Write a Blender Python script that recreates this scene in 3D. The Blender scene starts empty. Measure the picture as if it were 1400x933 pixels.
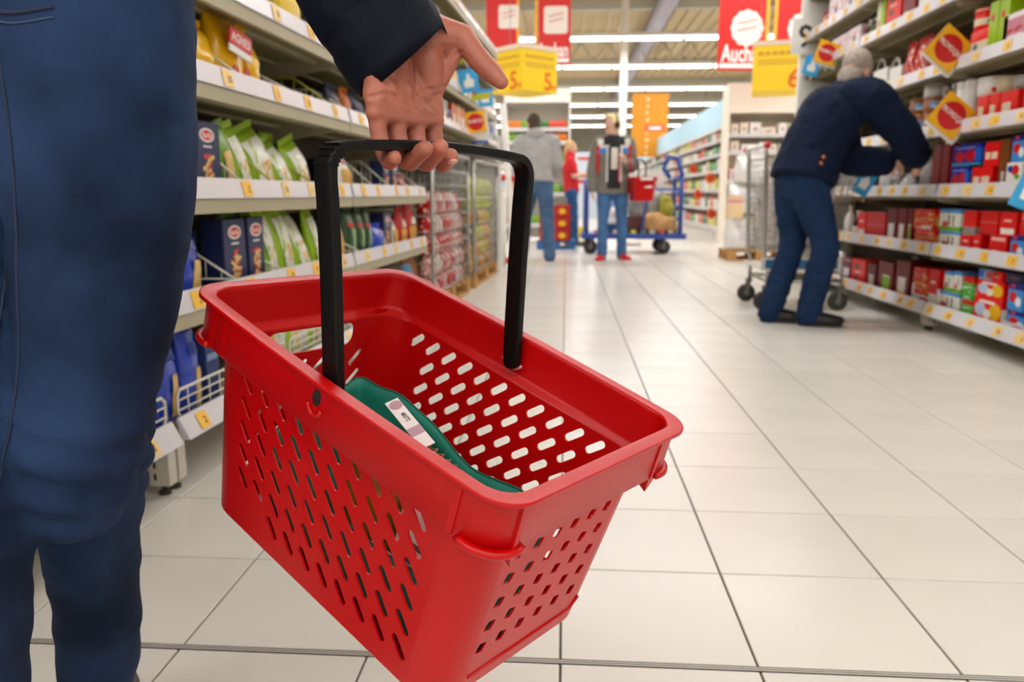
import bpy, bmesh, math, random
from mathutils import Vector, Matrix, noise, geometry

random.seed(7)
SC = bpy.context.scene
COL = SC.collection
PI = math.pi
V = Vector

# ------------------------------------------------------------------ camera, world, lights, exposure
CAM_Z, PITCH, YAW = 0.78, math.radians(10.59), math.radians(3.819)
cam_d = bpy.data.cameras.new('camera')
cam_d.sensor_width = 36.0
cam_d.lens = 27.64
cam_d.clip_start = 0.05
cam_d.clip_end = 200
cam_d.dof.use_dof = True
cam_d.dof.focus_distance = 0.80
cam_d.dof.aperture_fstop = 6.3
cam = bpy.data.objects.new('camera', cam_d)
COL.objects.link(cam)
cam.location = (0, 0, CAM_Z)
cam.rotation_euler = (PI / 2 - PITCH, 0, YAW)
SC.camera = cam

w = bpy.data.worlds.new('hall_world')
SC.world = w
w.use_nodes = True
w.node_tree.nodes['Background'].inputs[0].default_value = (0.8, 0.85, 0.9, 1)
w.node_tree.nodes['Background'].inputs[1].default_value = 0.3

SC.view_settings.view_transform = 'Standard'
SC.view_settings.look = 'None'
SC.view_settings.gamma = 1.0
SC.view_settings.use_curve_mapping = False
SC.view_settings.exposure = -0.96

LIGHT_Z = 5.0
ROW_Y = [-8.4, -2.7, 5.0, 10.9, 16.8, 22.8, 27.7, 33.4, 39.2, 45.0, 51.0]
for y in ROW_Y:
    ld = bpy.data.lights.new('ceiling_tube_light', 'AREA')
    ld.shape = 'RECTANGLE'
    ld.size = 20.0
    ld.size_y = 0.16
    ld.energy = 1150.0
    ld.color = (0.94, 0.965, 1.0)
    lo = bpy.data.objects.new('ceiling_tube_light', ld)
    COL.objects.link(lo)
    lo.location = (1.5, y, LIGHT_Z - 0.13)

# ------------------------------------------------------------------ helpers: materials
def lin(h):
    h = h.lstrip('#')
    c = [int(h[i:i + 2], 16) / 255 for i in (0, 2, 4)]
    return tuple(x / 12.92 if x <= .04045 else ((x + .055) / 1.055) ** 2.4 for x in c) + (1,)

def ink(h):
    c = lin(h)[:3]
    m = max(max(c), 1e-3)
    return tuple(m * (x / m) ** 1.4 for x in c) + (1,)

MATS = {}
def mat(name, hx, rough=.5, metal=0., noise_amt=0., noise_scale=8., bump=0., bump_scale=60., emit=0., spec=.5, coat=0., trans=0., obj_var=0.):
    if name in MATS:
        return MATS[name]
    m = bpy.data.materials.new(name)
    m.use_nodes = True
    nt = m.node_tree
    b = nt.nodes['Principled BSDF']
    c = lin(hx)
    b.inputs['Base Color'].default_value = c
    b.inputs['Roughness'].default_value = rough
    b.inputs['Metallic'].default_value = metal
    b.inputs['Specular IOR Level'].default_value = spec
    if coat:
        b.inputs['Coat Weight'].default_value = coat
        b.inputs['Coat Roughness'].default_value = .15
    if trans:
        b.inputs['Transmission Weight'].default_value = trans
    if emit:
        b.inputs['Emission Color'].default_value = c
        b.inputs['Emission Strength'].default_value = emit
    if noise_amt or bump or obj_var:
        tc = nt.nodes.new('ShaderNodeTexCoord')
    if noise_amt:
        n = nt.nodes.new('ShaderNodeTexNoise')
        n.inputs['Scale'].default_value = noise_scale
        n.inputs['Detail'].default_value = 4
        nt.links.new(tc.outputs['Object'], n.inputs['Vector'])
        hsv = nt.nodes.new('ShaderNodeHueSaturation')
        hsv.inputs['Color'].default_value = c
        mr = nt.nodes.new('ShaderNodeMapRange')
        mr.inputs[1].default_value = .3
        mr.inputs[2].default_value = .7
        mr.inputs[3].default_value = 1 - noise_amt
        mr.inputs[4].default_value = 1 + noise_amt
        nt.links.new(n.outputs[0], mr.inputs[0])
        nt.links.new(mr.outputs[0], hsv.inputs['Value'])
        last = mr
        if obj_var:
            oi = nt.nodes.new('ShaderNodeObjectInfo')
            mm = nt.nodes.new('ShaderNodeMapRange')
            mm.inputs[3].default_value = 1 - obj_var
            mm.inputs[4].default_value = 1 + obj_var
            nt.links.new(oi.outputs['Random'], mm.inputs[0])
            mu = nt.nodes.new('ShaderNodeMath')
            mu.operation = 'MULTIPLY'
            nt.links.new(mr.outputs[0], mu.inputs[0])
            nt.links.new(mm.outputs[0], mu.inputs[1])
            nt.links.new(mu.outputs[0], hsv.inputs['Value'])
        nt.links.new(hsv.outputs[0], b.inputs['Base Color'])
    if bump:
        n2 = nt.nodes.new('ShaderNodeTexNoise')
        n2.inputs['Scale'].default_value = bump_scale
        n2.inputs['Detail'].default_value = 3
        nt.links.new(tc.outputs['Object'], n2.inputs['Vector'])
        bp = nt.nodes.new('ShaderNodeBump')
        bp.inputs['Strength'].default_value = bump
        bp.inputs['Distance'].default_value = .01
        nt.links.new(n2.outputs[0], bp.inputs['Height'])
        nt.links.new(bp.outputs[0], b.inputs['Normal'])
    MATS[name] = m
    return m

def print_mat(name, base, marks, rough=.38):
    """Printed packaging: flat marks on the Generated x/z square of the pack.
    marks: ('rect',x0,x1,z0,z1,hex) ('oval',cx,cz,rx,rz,hex) ('blot',scale,threshold,hex,z0,z1)"""
    if name in MATS:
        return MATS[name]
    m = bpy.data.materials.new(name)
    m.use_nodes = True
    nt = m.node_tree
    L = nt.links.new
    b = nt.nodes['Principled BSDF']
    b.inputs['Roughness'].default_value = rough
    b.inputs['Specular IOR Level'].default_value = .25
    tc = nt.nodes.new('ShaderNodeTexCoord')
    sp = nt.nodes.new('ShaderNodeSeparateXYZ')
    L(tc.outputs['Generated'], sp.inputs[0])

    def math_(op, a, c=None):
        n = nt.nodes.new('ShaderNodeMath')
        n.operation = op
        for i, q in enumerate((a, c)):
            if q is None:
                continue
            if isinstance(q, (int, float)):
                n.inputs[i].default_value = q
            else:
                L(q, n.inputs[i])
        return n.outputs[0]
    X, Z = sp.outputs[0], sp.outputs[2]
    cur = None
    for mk in marks:
        if mk[0] == 'rect':
            _, x0, x1, z0, z1, hx = mk
            f = math_('MULTIPLY', math_('MULTIPLY', math_('GREATER_THAN', X, x0), math_('LESS_THAN', X, x1)),
                      math_('MULTIPLY', math_('GREATER_THAN', Z, z0), math_('LESS_THAN', Z, z1)))
        elif mk[0] == 'oval':
            _, cx, cz, rx, rz, hx = mk
            dx = math_('DIVIDE', math_('SUBTRACT', X, cx), rx)
            dz = math_('DIVIDE', math_('SUBTRACT', Z, cz), rz)
            f = math_('LESS_THAN', math_('ADD', math_('MULTIPLY', dx, dx), math_('MULTIPLY', dz, dz)), 1.0)
        else:
            _, sc_, th, hx, z0, z1 = mk
            n = nt.nodes.new('ShaderNodeTexNoise')
            n.inputs['Scale'].default_value = sc_
            L(tc.outputs['Generated'], n.inputs['Vector'])
            f = math_('MULTIPLY', math_('GREATER_THAN', n.outputs[0], th),
                      math_('MULTIPLY', math_('GREATER_THAN', Z, z0), math_('LESS_THAN', Z, z1)))
        mx = nt.nodes.new('ShaderNodeMix')
        mx.data_type = 'RGBA'
        L(f, mx.inputs[0])
        if cur is None:
            mx.inputs[6].default_value = ink(base)
        else:
            L(cur, mx.inputs[6])
        mx.inputs[7].default_value = ink(hx)
        cur = mx.outputs[2]
    if cur is None:
        b.inputs['Base Color'].default_value = ink(base)
    else:
        L(cur, b.inputs['Base Color'])
    MATS[name] = m
    return m

# ------------------------------------------------------------------ helpers: meshes and objects
class MB:
    def __init__(s):
        s.v, s.f, s.mi, s.sm, s.mats = [], [], [], [], []
        s.cur, s.smooth = 0, False

    def use(s, m):
        if m not in s.mats:
            s.mats.append(m)
        s.cur = s.mats.index(m)
        return s

    def add(s, vs, fs, smooth=None):
        o = len(s.v)
        s.v += [tuple(q) for q in vs]
        sm = s.smooth if smooth is None else smooth
        for f in fs:
            s.f.append([i + o for i in f])
            s.mi.append(s.cur)
            s.sm.append(sm)
        return s

    def box(s, x0, x1, y0, y1, z0, z1, M=None):
        vs = [V((x, y, z)) for z in (z0, z1) for y in (y0, y1) for x in (x0, x1)]
        if M is not None:
            vs = [M @ q for q in vs]
        return s.add(vs, [(0, 2, 3, 1), (4, 5, 7, 6), (0, 1, 5, 4), (2, 6, 7, 3), (0, 4, 6, 2), (1, 3, 7, 5)], False)

    def rings(s, rings, caps=True, smooth=True, closed=False):
        n = len(rings[0])
        vs = [q for r in rings for q in r]
        fs = []
        R = len(rings)
        for k in range(R if closed else R - 1):
            a, c = k * n, ((k + 1) % R) * n
            for i in range(n):
                j = (i + 1) % n
                fs.append((a + i, a + j, c + j, c + i))
        if caps and not closed:
            fs.append(tuple(range(n - 1, -1, -1)))
            fs.append(tuple((R - 1) * n + i for i in range(n)))
        return s.add(vs, fs, smooth)

    def tube(s, pts, r, n=8, closed=False, smooth=True):
        pts = [V(p) for p in pts]
        rr = []
        prev = None
        N = len(pts)
        for i, p in enumerate(pts):
            if closed:
                d = (pts[(i + 1) % N] - pts[i - 1])
            else:
                d = pts[min(i + 1, N - 1)] - pts[max(i - 1, 0)]
            d.normalize()
            if prev is None:
                a = d.orthogonal().normalized()
            else:
                a = (prev - d * prev.dot(d))
                a = a.normalized() if a.length > 1e-6 else d.orthogonal().normalized()
            prev = a
            c = d.cross(a)
            ri = r[i] if isinstance(r, (list, tuple)) else r
            rr.append([p + (a * math.cos(2 * PI * k / n) + c * math.sin(2 * PI * k / n)) * ri for k in range(n)])
        return s.rings(rr, not closed, smooth, closed)

    def lathe(s, prof, n=20, o=(0, 0, 0), smooth=True):
        o = V(o)
        return s.rings([[o + V((r * math.cos(2 * PI * k / n), r * math.sin(2 * PI * k / n), z)) for k in range(n)] for r, z in prof], True, smooth)

    def poly(s, pts):
        return s.add(pts, [tuple(range(len(pts)))], False)

    def slab(s, pts2, M, t=.001):
        """flat outline (x,z) given thickness towards -y of frame M"""
        n = len(pts2)
        a = [M @ V((x, 0, z)) for x, z in pts2]
        c = [M @ V((x, -t, z)) for x, z in pts2]
        fs = [tuple(range(n - 1, -1, -1)), tuple(range(n, 2 * n))]
        fs += [(i, (i + 1) % n, n + (i + 1) % n, n + i) for i in range(n)]
        return s.add(a + c, fs, False)

    def mesh(s, name):
        me = bpy.data.meshes.new(name)
        me.from_pydata([tuple(q) for q in s.v], [], s.f)
        for m in s.mats:
            me.materials.append(m)
        me.polygons.foreach_set('material_index', s.mi)
        me.polygons.foreach_set('use_smooth', s.sm)
        me.update()
        bm = bmesh.new()
        bm.from_mesh(me)
        bmesh.ops.recalc_face_normals(bm, faces=bm.faces)
        bm.to_mesh(me)
        bm.free()
        return me

    def build(s, name, m=None, parent=None):
        me = s.mesh(name)
        if m is not None and not s.mats:
            me.materials.append(m)
        return link(name, me, parent)

def link(name, me, parent=None):
    o = bpy.data.objects.new(name, me)
    COL.objects.link(o)
    if parent is not None:
        o.parent = parent
    return o

def tag(o, label=None, cat=None, group=None, kind=None):
    if label:
        o['label'] = label
    if cat:
        o['category'] = cat
    if group:
        o['group'] = group
    if kind:
        o['kind'] = kind
    return o

def thing(name, label, cat, loc=(0, 0, 0), rz=0., group=None, M=None):
    o = bpy.data.objects.new(name, None)
    o.empty_display_size = .05
    COL.objects.link(o)
    if M is not None:
        o.matrix_world = M
    else:
        o.location = loc
        o.rotation_euler = (0, 0, rz)
    return tag(o, label, cat, group)

def bevel_box(x0, x1, y0, y1, z0, z1, bev=.004, seg=2):
    bm = bmesh.new()
    bmesh.ops.create_cube(bm, size=1)
    for q in bm.verts:
        q.co = V(((x0 + x1) / 2 + q.co.x * (x1 - x0), (y0 + y1) / 2 + q.co.y * (y1 - y0), (z0 + z1) / 2 + q.co.z * (z1 - z0)))
    bmesh.ops.bevel(bm, geom=list(bm.edges), offset=bev, segments=seg, affect='EDGES', profile=.6)
    me = bpy.data.meshes.new('box')
    bm.to_mesh(me)
    bm.free()
    return me

def box_obj(name, m, parent, x0, x1, y0, y1, z0, z1, bev=.003, seg=1):
    me = bevel_box(x0, x1, y0, y1, z0, z1, bev, seg)
    me.name = name
    me.materials.append(m)
    return link(name, me, parent)

_TXT = {}
def text_polys(txt, bold=False):
    if txt in _TXT:
        return _TXT[txt]
    cu = bpy.data.curves.new('lettering', 'FONT')
    cu.body = txt
    cu.align_x = 'CENTER'
    cu.align_y = 'CENTER'
    cu.resolution_u = 2
    if bold:
        cu.offset = .018
    ob = bpy.data.objects.new('lettering', cu)
    me = ob.to_mesh()
    vs = [v.co.copy() for v in me.vertices]
    fs = [list(p.vertices) for p in me.polygons]
    ob.to_mesh_clear()
    bpy.data.objects.remove(ob)
    bpy.data.curves.remove(cu)
    if vs:
        w_ = max(v.x for v in vs) - min(v.x for v in vs)
        h_ = max(v.y for v in vs) - min(v.y for v in vs)
        cx = (max(v.x for v in vs) + min(v.x for v in vs)) / 2
        cy = (max(v.y for v in vs) + min(v.y for v in vs)) / 2
        vs = [V((v.x - cx, v.y - cy, 0)) for v in vs]
    else:
        w_ = h_ = 1
    _TXT[txt] = (vs, fs, w_, h_)
    return _TXT[txt]

def add_text(mb, txt, M, width=None, height=None, bold=True):
    """lettering in the x/z plane of frame M, facing -y"""
    vs, fs, w_, h_ = text_polys(txt, bold)
    sx = width / w_ if width else height / h_
    sz = height / h_ if height else sx
    mb.add([M @ V((v.x * sx, 0, v.y * sz)) for v in vs], fs, False)

def frame(o, rz=0., rx=0., ry=0.):
    return Matrix.Translation(V(o)) @ Matrix.Rotation(rz, 4, 'Z') @ Matrix.Rotation(rx, 4, 'X') @ Matrix.Rotation(ry, 4, 'Y')

def oval(cx, cz, rx, rz, n=20):
    return [(cx + rx * math.cos(2 * PI * k / n), cz + rz * math.sin(2 * PI * k / n)) for k in range(n)]

def catmull(P, per=6):
    P = [tuple(p) for p in P]
    out = []
    n = len(P)
    for i in range(n - 1):
        p0, p1, p2, p3 = P[max(i - 1, 0)], P[i], P[i + 1], P[min(i + 2, n - 1)]
        for k in range(per):
            t = k / per
            out.append(tuple(.5 * ((2 * b) + (-a + c) * t + (2 * a - 5 * b + 4 * c - d) * t * t + (-a + 3 * b - 3 * c + d) * t ** 3)
                             for a, b, c, d in zip(p0, p1, p2, p3)))
    out.append(P[-1])
    return out

def sweep(mb, pts, radii, side=None, n=16, per=5, round_ends=True, flat_start=False):
    """tapering limb: pts centre line, radii r or (r_side, r_depth); side = direction of the first radius"""
    R = [(r, r) if not isinstance(r, tuple) else r for r in radii]
    C = catmull([tuple(V(p)) + R[i] for i, p in enumerate(pts)], per)
    P = [V(c[:3]) for c in C]
    Q = [(max(c[3], 1e-4), max(c[4], 1e-4)) for c in C]
    if round_ends:
        d0 = (P[0] - P[1]).normalized()
        d1 = (P[-1] - P[-2]).normalized()
        e0, e1 = min(Q[0]), min(Q[-1])
        p0, p1 = P[0].copy(), P[-1].copy()
        q0, q1 = Q[0], Q[-1]
        KS = (.99, .85, .5)
        if flat_start:
            e0 = .012
        P = [p0 + d0 * e0 * k for k in KS] + P + [p1 + d1 * e1 * k for k in KS[::-1]]
        Q = [((q0[0] * math.sqrt(1 - k * k), q0[1] * math.sqrt(1 - k * k)) if not flat_start else (q0[0] * (1 - .02 * k), q0[1] * (1 - .02 * k))) for k in KS] + Q + [(q1[0] * math.sqrt(1 - k * k), q1[1] * math.sqrt(1 - k * k)) for k in KS[::-1]]
    rr = []
    prev = V(side).normalized() if side is not None else None
    N = len(P)
    for i in range(N):
        d = (P[min(i + 1, N - 1)] - P[max(i - 1, 0)]).normalized()
        if prev is None:
            prev = d.orthogonal().normalized()
        a = prev - d * prev.dot(d)
        a = a.normalized() if a.length > 1e-5 else d.orthogonal().normalized()
        if side is None:
            prev = a
        c = d.cross(a)
        rr.append([P[i] + a * math.cos(2 * PI * k / n) * Q[i][0] + c * math.sin(2 * PI * k / n) * Q[i][1] for k in range(n)])
    mb.rings(rr, True, True)

def ellipsoid(mb, c, r, M=None, n=16, m=10):
    c = V(c)
    rr = []
    for k in range(1, m):
        t = PI * k / m
        ring = []
        for i in range(n):
            a = 2 * PI * i / n
            q = V((r[0] * math.sin(t) * math.cos(a), r[1] * math.sin(t) * math.sin(a), -r[2] * math.cos(t)))
            ring.append(c + (M @ q if M is not None else q))
        rr.append(ring)
    mb.rings(rr, True, True)

TMP = bpy.data.scenes.new('build_tmp')
def voxel(mb, size, smooth=4, fac=.5):
    """fuse the overlapping shells of mb into one skin"""
    me = mb.mesh('tmp')
    ob = bpy.data.objects.new('tmp', me)
    TMP.collection.objects.link(ob)
    md = ob.modifiers.new('r', 'REMESH')
    md.mode = 'VOXEL'
    md.voxel_size = size
    md.use_smooth_shade = True
    if smooth:
        ms = ob.modifiers.new('s', 'SMOOTH')
        ms.factor = fac
        ms.iterations = smooth
    vl = TMP.view_layers[0]
    vl.update()
    dg = vl.depsgraph
    out = bpy.data.meshes.new_from_object(ob.evaluated_get(dg))
    bpy.data.objects.remove(ob)
    bpy.data.meshes.remove(me)
    out.polygons.foreach_set('use_smooth', [True] * len(out.polygons))
    out.materials.clear()
    return out

# ------------------------------------------------------------------ the setting
def struct(name, mb_or_me, m=None):
    o = mb_or_me.build(name, m) if isinstance(mb_or_me, MB) else link(name, mb_or_me)
    o['kind'] = 'structure'
    return o

M_tile = mat('floor_tile', '#d9d4cb', .26, noise_amt=.03, noise_scale=3., obj_var=.025)
M_grout = mat('grout', '#5d584f', .9)
M_alu = mat('aluminium', '#8f8c86', .4, .6)
fl = struct('floor', MB().box(-14, 16, -10, 62, -.06, -.004), M_grout)
TW, JX, JY = .3315, .001, 1.2145
tile_me = bevel_box(-.1637, .1637, -.1637, .1637, -.012, 0, .0012, 1)
tile_me.name = 'tile'
tile_me.materials.append(M_tile)
F_ = V((-math.sin(YAW) * math.cos(PITCH), math.cos(YAW) * math.cos(PITCH), -math.sin(PITCH)))
near, rest = [], []
for i in range(-6, 12):
    for j in range(-3, 32):
        c = V((JX + TW * (i + .5), JY + .006 + TW * (j + .5), 0)) if j >= 0 else V((JX + TW * (i + .5), JY - .006 + TW * (j + .5), 0))
        px = (c.x * math.cos(YAW) + c.y * math.sin(YAW)) / max(c.y, .3)
        seen = c.y > .75 and -.80 < px < .80
        if c.y > 3.0 and (c.x < -1.35 or c.x > 2.8):
            seen = False
        (near if seen else rest).append(c)
near.sort(key=lambda c: c.y)
for c in near[:292]:
    t = link('tile', tile_me, fl)
    t.location = c
rest += near[292:]
mb = MB().use(M_tile)
for c in rest:
    mb.box(c.x - .1637, c.x + .1637, c.y - .1637, c.y + .1637, -.006, -.0002)
for i in range(-40, 46):
    for j in range(32, 180):
        if -6 <= i < 12 or j < 150:
            x, y = JX + TW * (i + .5), JY + .006 + TW * (j + .5)
            if -13.8 < x < 15.8 and y < 61.8:
                mb.add([(x - .164, y - .164, -.0002), (x + .164, y - .164, -.0002), (x + .164, y + .164, -.0002), (x - .164, y + .164, -.0002)], [(0, 1, 2, 3)])
for i in list(range(-40, -6)) + list(range(12, 46)):
    for j in range(-30, 32):
        x, y = JX + TW * (i + .5), JY + (.006 if j >= 0 else -.006) + TW * (j + .5)
        if -13.8 < x < 15.8 and -9.8 < y:
            mb.add([(x - .164, y - .164, -.0002), (x + .164, y - .164, -.0002), (x + .164, y + .164, -.0002), (x - .164, y + .164, -.0002)], [(0, 1, 2, 3)])
for i in range(-6, 12):
    for j in range(-30, -3):
        x, y = JX + TW * (i + .5), JY - .006 + TW * (j + .5)
        mb.add([(x - .164, y - .164, -.0002), (x + .164, y - .164, -.0002), (x + .164, y + .164, -.0002), (x - .164, y + .164, -.0002)], [(0, 1, 2, 3)])
tag(mb.build('distant_tiles', None, fl), kind='stuff')
mb = MB().use(mat('joint_strip', '#b9b2a6', .45)).box(-13, 15, JY - .0062, JY + .0062, -.004, -.0002)
mb.use(mat('joint_dark', '#3f3a33', .8))
for dy in (-.0058, .0, .0058):
    mb.box(-13, 15, JY + dy - .0007, JY + dy + .0007, -.003, .0002)
mb.build('expansion_joint', None, fl)

M_ceil = mat('ceiling_deck', '#c9b48e', .8, noise_amt=.05, noise_scale=.6)
M_wall = mat('hall_wall', '#cfcabd', .8)
M_steel = mat('roof_steel', '#b9b4a6', .6)
ce = struct('ceiling', MB().box(-14, 16, -10, 62, 6.6, 6.75), M_ceil)
mb = MB().use(M_ceil)
x = -13.8
while x < 15.8:
    mb.box(x, x + .16, -10, 62, 6.52, 6.6)
    x += .42
mb.build('deck_rib', None, ce)
for k, y in enumerate((13.5, 19.7, 25.3, 30.6, 36.2, 42.0, 48.0, 54.0)):
    mb = MB().use(M_steel)
    mb.box(-14, 16, y - .12, y + .12, 6.25, 6.5)
    mb.build('roof_beam', None, ce)
    mb = MB().use(M_steel)
    mb.box(-14, 16, y - .06, y + .06, 5.45, 5.53)
    for q in (range(-13, 16) if k in (3, 5) else ()):
        mb.tube([(q, y, 5.5), (q + .5, y, 6.3)], .035, 5)
        mb.tube([(q + .5, y, 6.3), (q + 1, y, 5.5)], .035, 5)
    if k >= 1:
        mb.build('roof_truss', None, ce)
struct('wall_back', MB().box(-14, 16, 62, 62.2, -.06, 6.75), M_wall)
struct('wall_front', MB().box(-14, 16, -10.2, -10, -.06, 6.75), M_wall)
struct('wall_left', MB().box(-14.2, -14, -10, 62, -.06, 6.75), M_wall)
struct('wall_right', MB().box(16, 16.2, -10, 62, -.06, 6.75), M_wall)
struct('pillar', MB().box(1.55, 1.75, 24.0, 24.2, 0, 6.3), mat('pillar_paint', '#e6dcd4', .6))

# ceiling light rows
M_tube = mat('tube_glow', '#fff9ee', .4, emit=9.)
M_white = mat('white_metal', '#e9e6df', .4)
hous = MB().box(-10, 10, -.10, .10, .0, .10)
for k in range(40):
    hous.box(-10 + k * .5 - .01, -10 + k * .5 + .01, -.012, .012, .1, .16)
hous_me = hous.mesh('lamp_housing')
hous_me.materials.append(M_white)
tube_me = MB().tube([(-.78, 0, 0), (.78, 0, 0)], .06, 10).mesh('fluorescent_tube')
tube_me.materials.append(M_tube)
wire_me = MB().tube([(0, 0, 0), (0, 0, 1.5)], .008, 5).mesh('hanging_wire')
wire_me.materials.append(M_steel)
ORD = ['first', 'second', 'third', 'fourth', 'fifth', 'sixth', 'seventh', 'eighth', 'ninth', 'tenth', 'eleventh', 'twelfth', 'thirteenth', 'fourteenth', 'fifteenth', 'sixteenth', 'seventeenth', 'eighteenth', 'nineteenth', 'twentieth', 'twenty-first', 'twenty-second', 'twenty-third', 'twenty-fourth', 'twenty-fifth', 'twenty-sixth', 'twenty-seventh', 'twenty-eighth', 'twenty-ninth', 'thirtieth']
vis = 0
for y in ROW_Y:
    if y < 14:
        lab = 'long white tube lamp row over the near aisle, out of view'
        lab = 'long white tube lamp hung over the aisle, row %s from the checkout end' % ORD[ROW_Y.index(y)]
    else:
        lab = 'long glowing tube lamp across the hall, %s row up beyond the red banners' % ORD[vis]
        vis += 1
    t = thing('ceiling_light', lab, 'ceiling light', (1.5, y, LIGHT_Z), 0, 'rows of tube lamps across the hall')
    link('lamp_housing', hous_me, t)
    for k in range(12):
        o = link('fluorescent_tube', tube_me, t)
        o.location = (-9.13 + k * 1.66, 0, -.03)
    for xx in (-6, 0, 6):
        o = link('hanging_wire', wire_me, t)
        o.location = (xx, 0, .1)

# ventilation duct along the hall
M_duct = mat('duct_zinc', '#b3adbb', .45, .5)
t = thing('ventilation_duct', 'long round grey ventilation duct under the roof beside a red banner', 'duct', (2.85, 0, 6.2))
mb = MB().use(M_duct)
mb.tube([(0, 8, 0), (0, 60, 0)], .29, 20)
mb.build('duct_pipe', None, t)
cl = MB().use(M_steel)
cl = MB().rings([[V((.305 * math.cos(a * PI / 10), yy, .305 * math.sin(a * PI / 10))) for a in range(20)] for yy in (-.03, .03)])
cl_me = cl.mesh('duct_clamp')
cl_me.materials.append(M_steel)
for k in range(8):
    o = link('duct_clamp', cl_me, t)
    o.location = (0, 12 + 6 * k, 0)

# ------------------------------------------------------------------ shelf racks
M_beige = mat('rack_beige', '#aaa084', .5, noise_amt=.03)
M_back = mat('rack_back', '#5a523e', .6)
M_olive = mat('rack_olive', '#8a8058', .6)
M_leg = mat('rack_leg', '#c9c2b4', .45)
M_rail = mat('price_rail', '#d2cdd0', .3)
M_tag = mat('price_tag', '#f0b93a', .5)
M_tag2 = mat('price_tag_pale', '#efc777', .5)
M_ink = mat('black_ink', '#2a2418', .7)
M_wire = mat('white_wire', '#d9d4c4', .4, .1)
M_grey = mat('grey_wire', '#a9a79f', .35, .6)
M_slot = mat('slot_dark', '#3a362d', .8)

def rack_bay(label, O, rz, width, shelves, height, depth=.5, group=None, tags=4, seed=0, back=None, tagtxt=None, floor_standing=True, lip=True, h=.058):
    """local x along the front, y into the rack; shelves = [(z of the board, rail?)]"""
    rnd = random.Random(seed)
    t = thing('shelf_rack', label, 'shelf rack', O, rz, group)
    for xx in (0.022, width - .022):
        mb = MB().use(M_beige).box(xx - .02, xx + .02, depth + .0, depth + .06, 0, height)
        mb.use(M_slot)
        z = .12
        while z < height - .05:
            mb.box(xx - .006, xx + .006, depth - .0012, depth, z, z + .028)
            z += .1
        mb.build('upright_post', None, t)
        if not floor_standing:
            continue
        mb = MB().use(M_beige).box(xx - .018, xx + .018, .06, depth, .085, .135)
        mb.use(M_leg).box(xx - .018, xx + .018, .004, .058, .028, .138)
        mb.use(M_slot)
        for z in (.052, .085, .118):
            mb.box(xx - .019, xx + .019, .040, .047, z - .009, z + .009)
        mb.tube([(xx, .03, 0.008), (xx, .03, .03)], .008, 8)
        mb.tube([(xx, .03, 0), (xx, .03, .009)], .016, 10)
        mb.build('foot', None, t)
    MB().use(back or M_back).box(.02, width - .02, depth + .02, depth + .03, .14, height).build('back_panel', None, t)
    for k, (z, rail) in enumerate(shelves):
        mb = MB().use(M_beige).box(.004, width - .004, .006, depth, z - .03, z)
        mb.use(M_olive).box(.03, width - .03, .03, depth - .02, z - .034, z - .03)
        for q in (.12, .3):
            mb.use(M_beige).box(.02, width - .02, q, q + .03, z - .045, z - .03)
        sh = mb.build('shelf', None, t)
        for xx in (0.012, width - .012):
            mb = MB().use(M_beige).add([(xx - .004, .02, z - .03), (xx - .004, depth, z - .03), (xx - .004, depth, z - .13), (xx - .004, .02, z - .05),
                                        (xx + .004, .02, z - .03), (xx + .004, depth, z - .03), (xx + .004, depth, z - .13), (xx + .004, .02, z - .05)],
                                       [(0, 1, 2, 3), (7, 6, 5, 4), (0, 4, 5, 1), (1, 5, 6, 2), (2, 6, 7, 3), (3, 7, 4, 0)])
            mb.build('bracket', None, sh)
        if not rail:
            continue
        tilt = .012 if k else .03
        mb = MB().use(M_rail)
        zb, zt = z - .022, z - .022 + h
        mb.add([(.014, -tilt, zb), (width - .014, -tilt, zb), (width - .014, .0, zt), (.014, .0, zt),
                (.014, .008 - tilt * .3, zb), (width - .014, .008 - tilt * .3, zb), (width - .014, .006, zt), (.014, .006, zt)],
               [(0, 1, 2, 3), (7, 6, 5, 4), (0, 4, 5, 1), (2, 6, 7, 3), (0, 3, 7, 4), (1, 5, 6, 2)])
        if k and lip:
            mb.use(M_beige).box(.004, width - .004, -.006, .012, zb - .042, zb - .002)
        mb.build('price_rail', None, sh)
        n = tags
        for i in range(n):
            xx = width * (i + .5) / n + rnd.uniform(-.05, .05)
            tw_ = rnd.choice((.05, .062) if lip else (.07, .085))
            ang = math.atan2(tilt, h)
            Mx = frame((xx, -tilt * .5 - .0015, (zb + zt) / 2), 0, -ang)
            mb = MB().use(M_tag if rnd.random() < .7 else M_tag2)
            mb.slab([(-tw_ / 2, -.024), (tw_ / 2, -.024), (tw_ / 2, .024), (-tw_ / 2, .024)], Mx, .0012)
            mb.use(M_ink)
            Mt = Mx @ Matrix.Translation((tw_ * .15, -.0016, -.002))
            add_text(mb, (tagtxt or ['2', '35', '4', '19', '7', '5'])[rnd.randrange(len(tagtxt or '123456'))], Mt, None, .02)
            mb.build('price_tag', None, sh)
    return t

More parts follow.
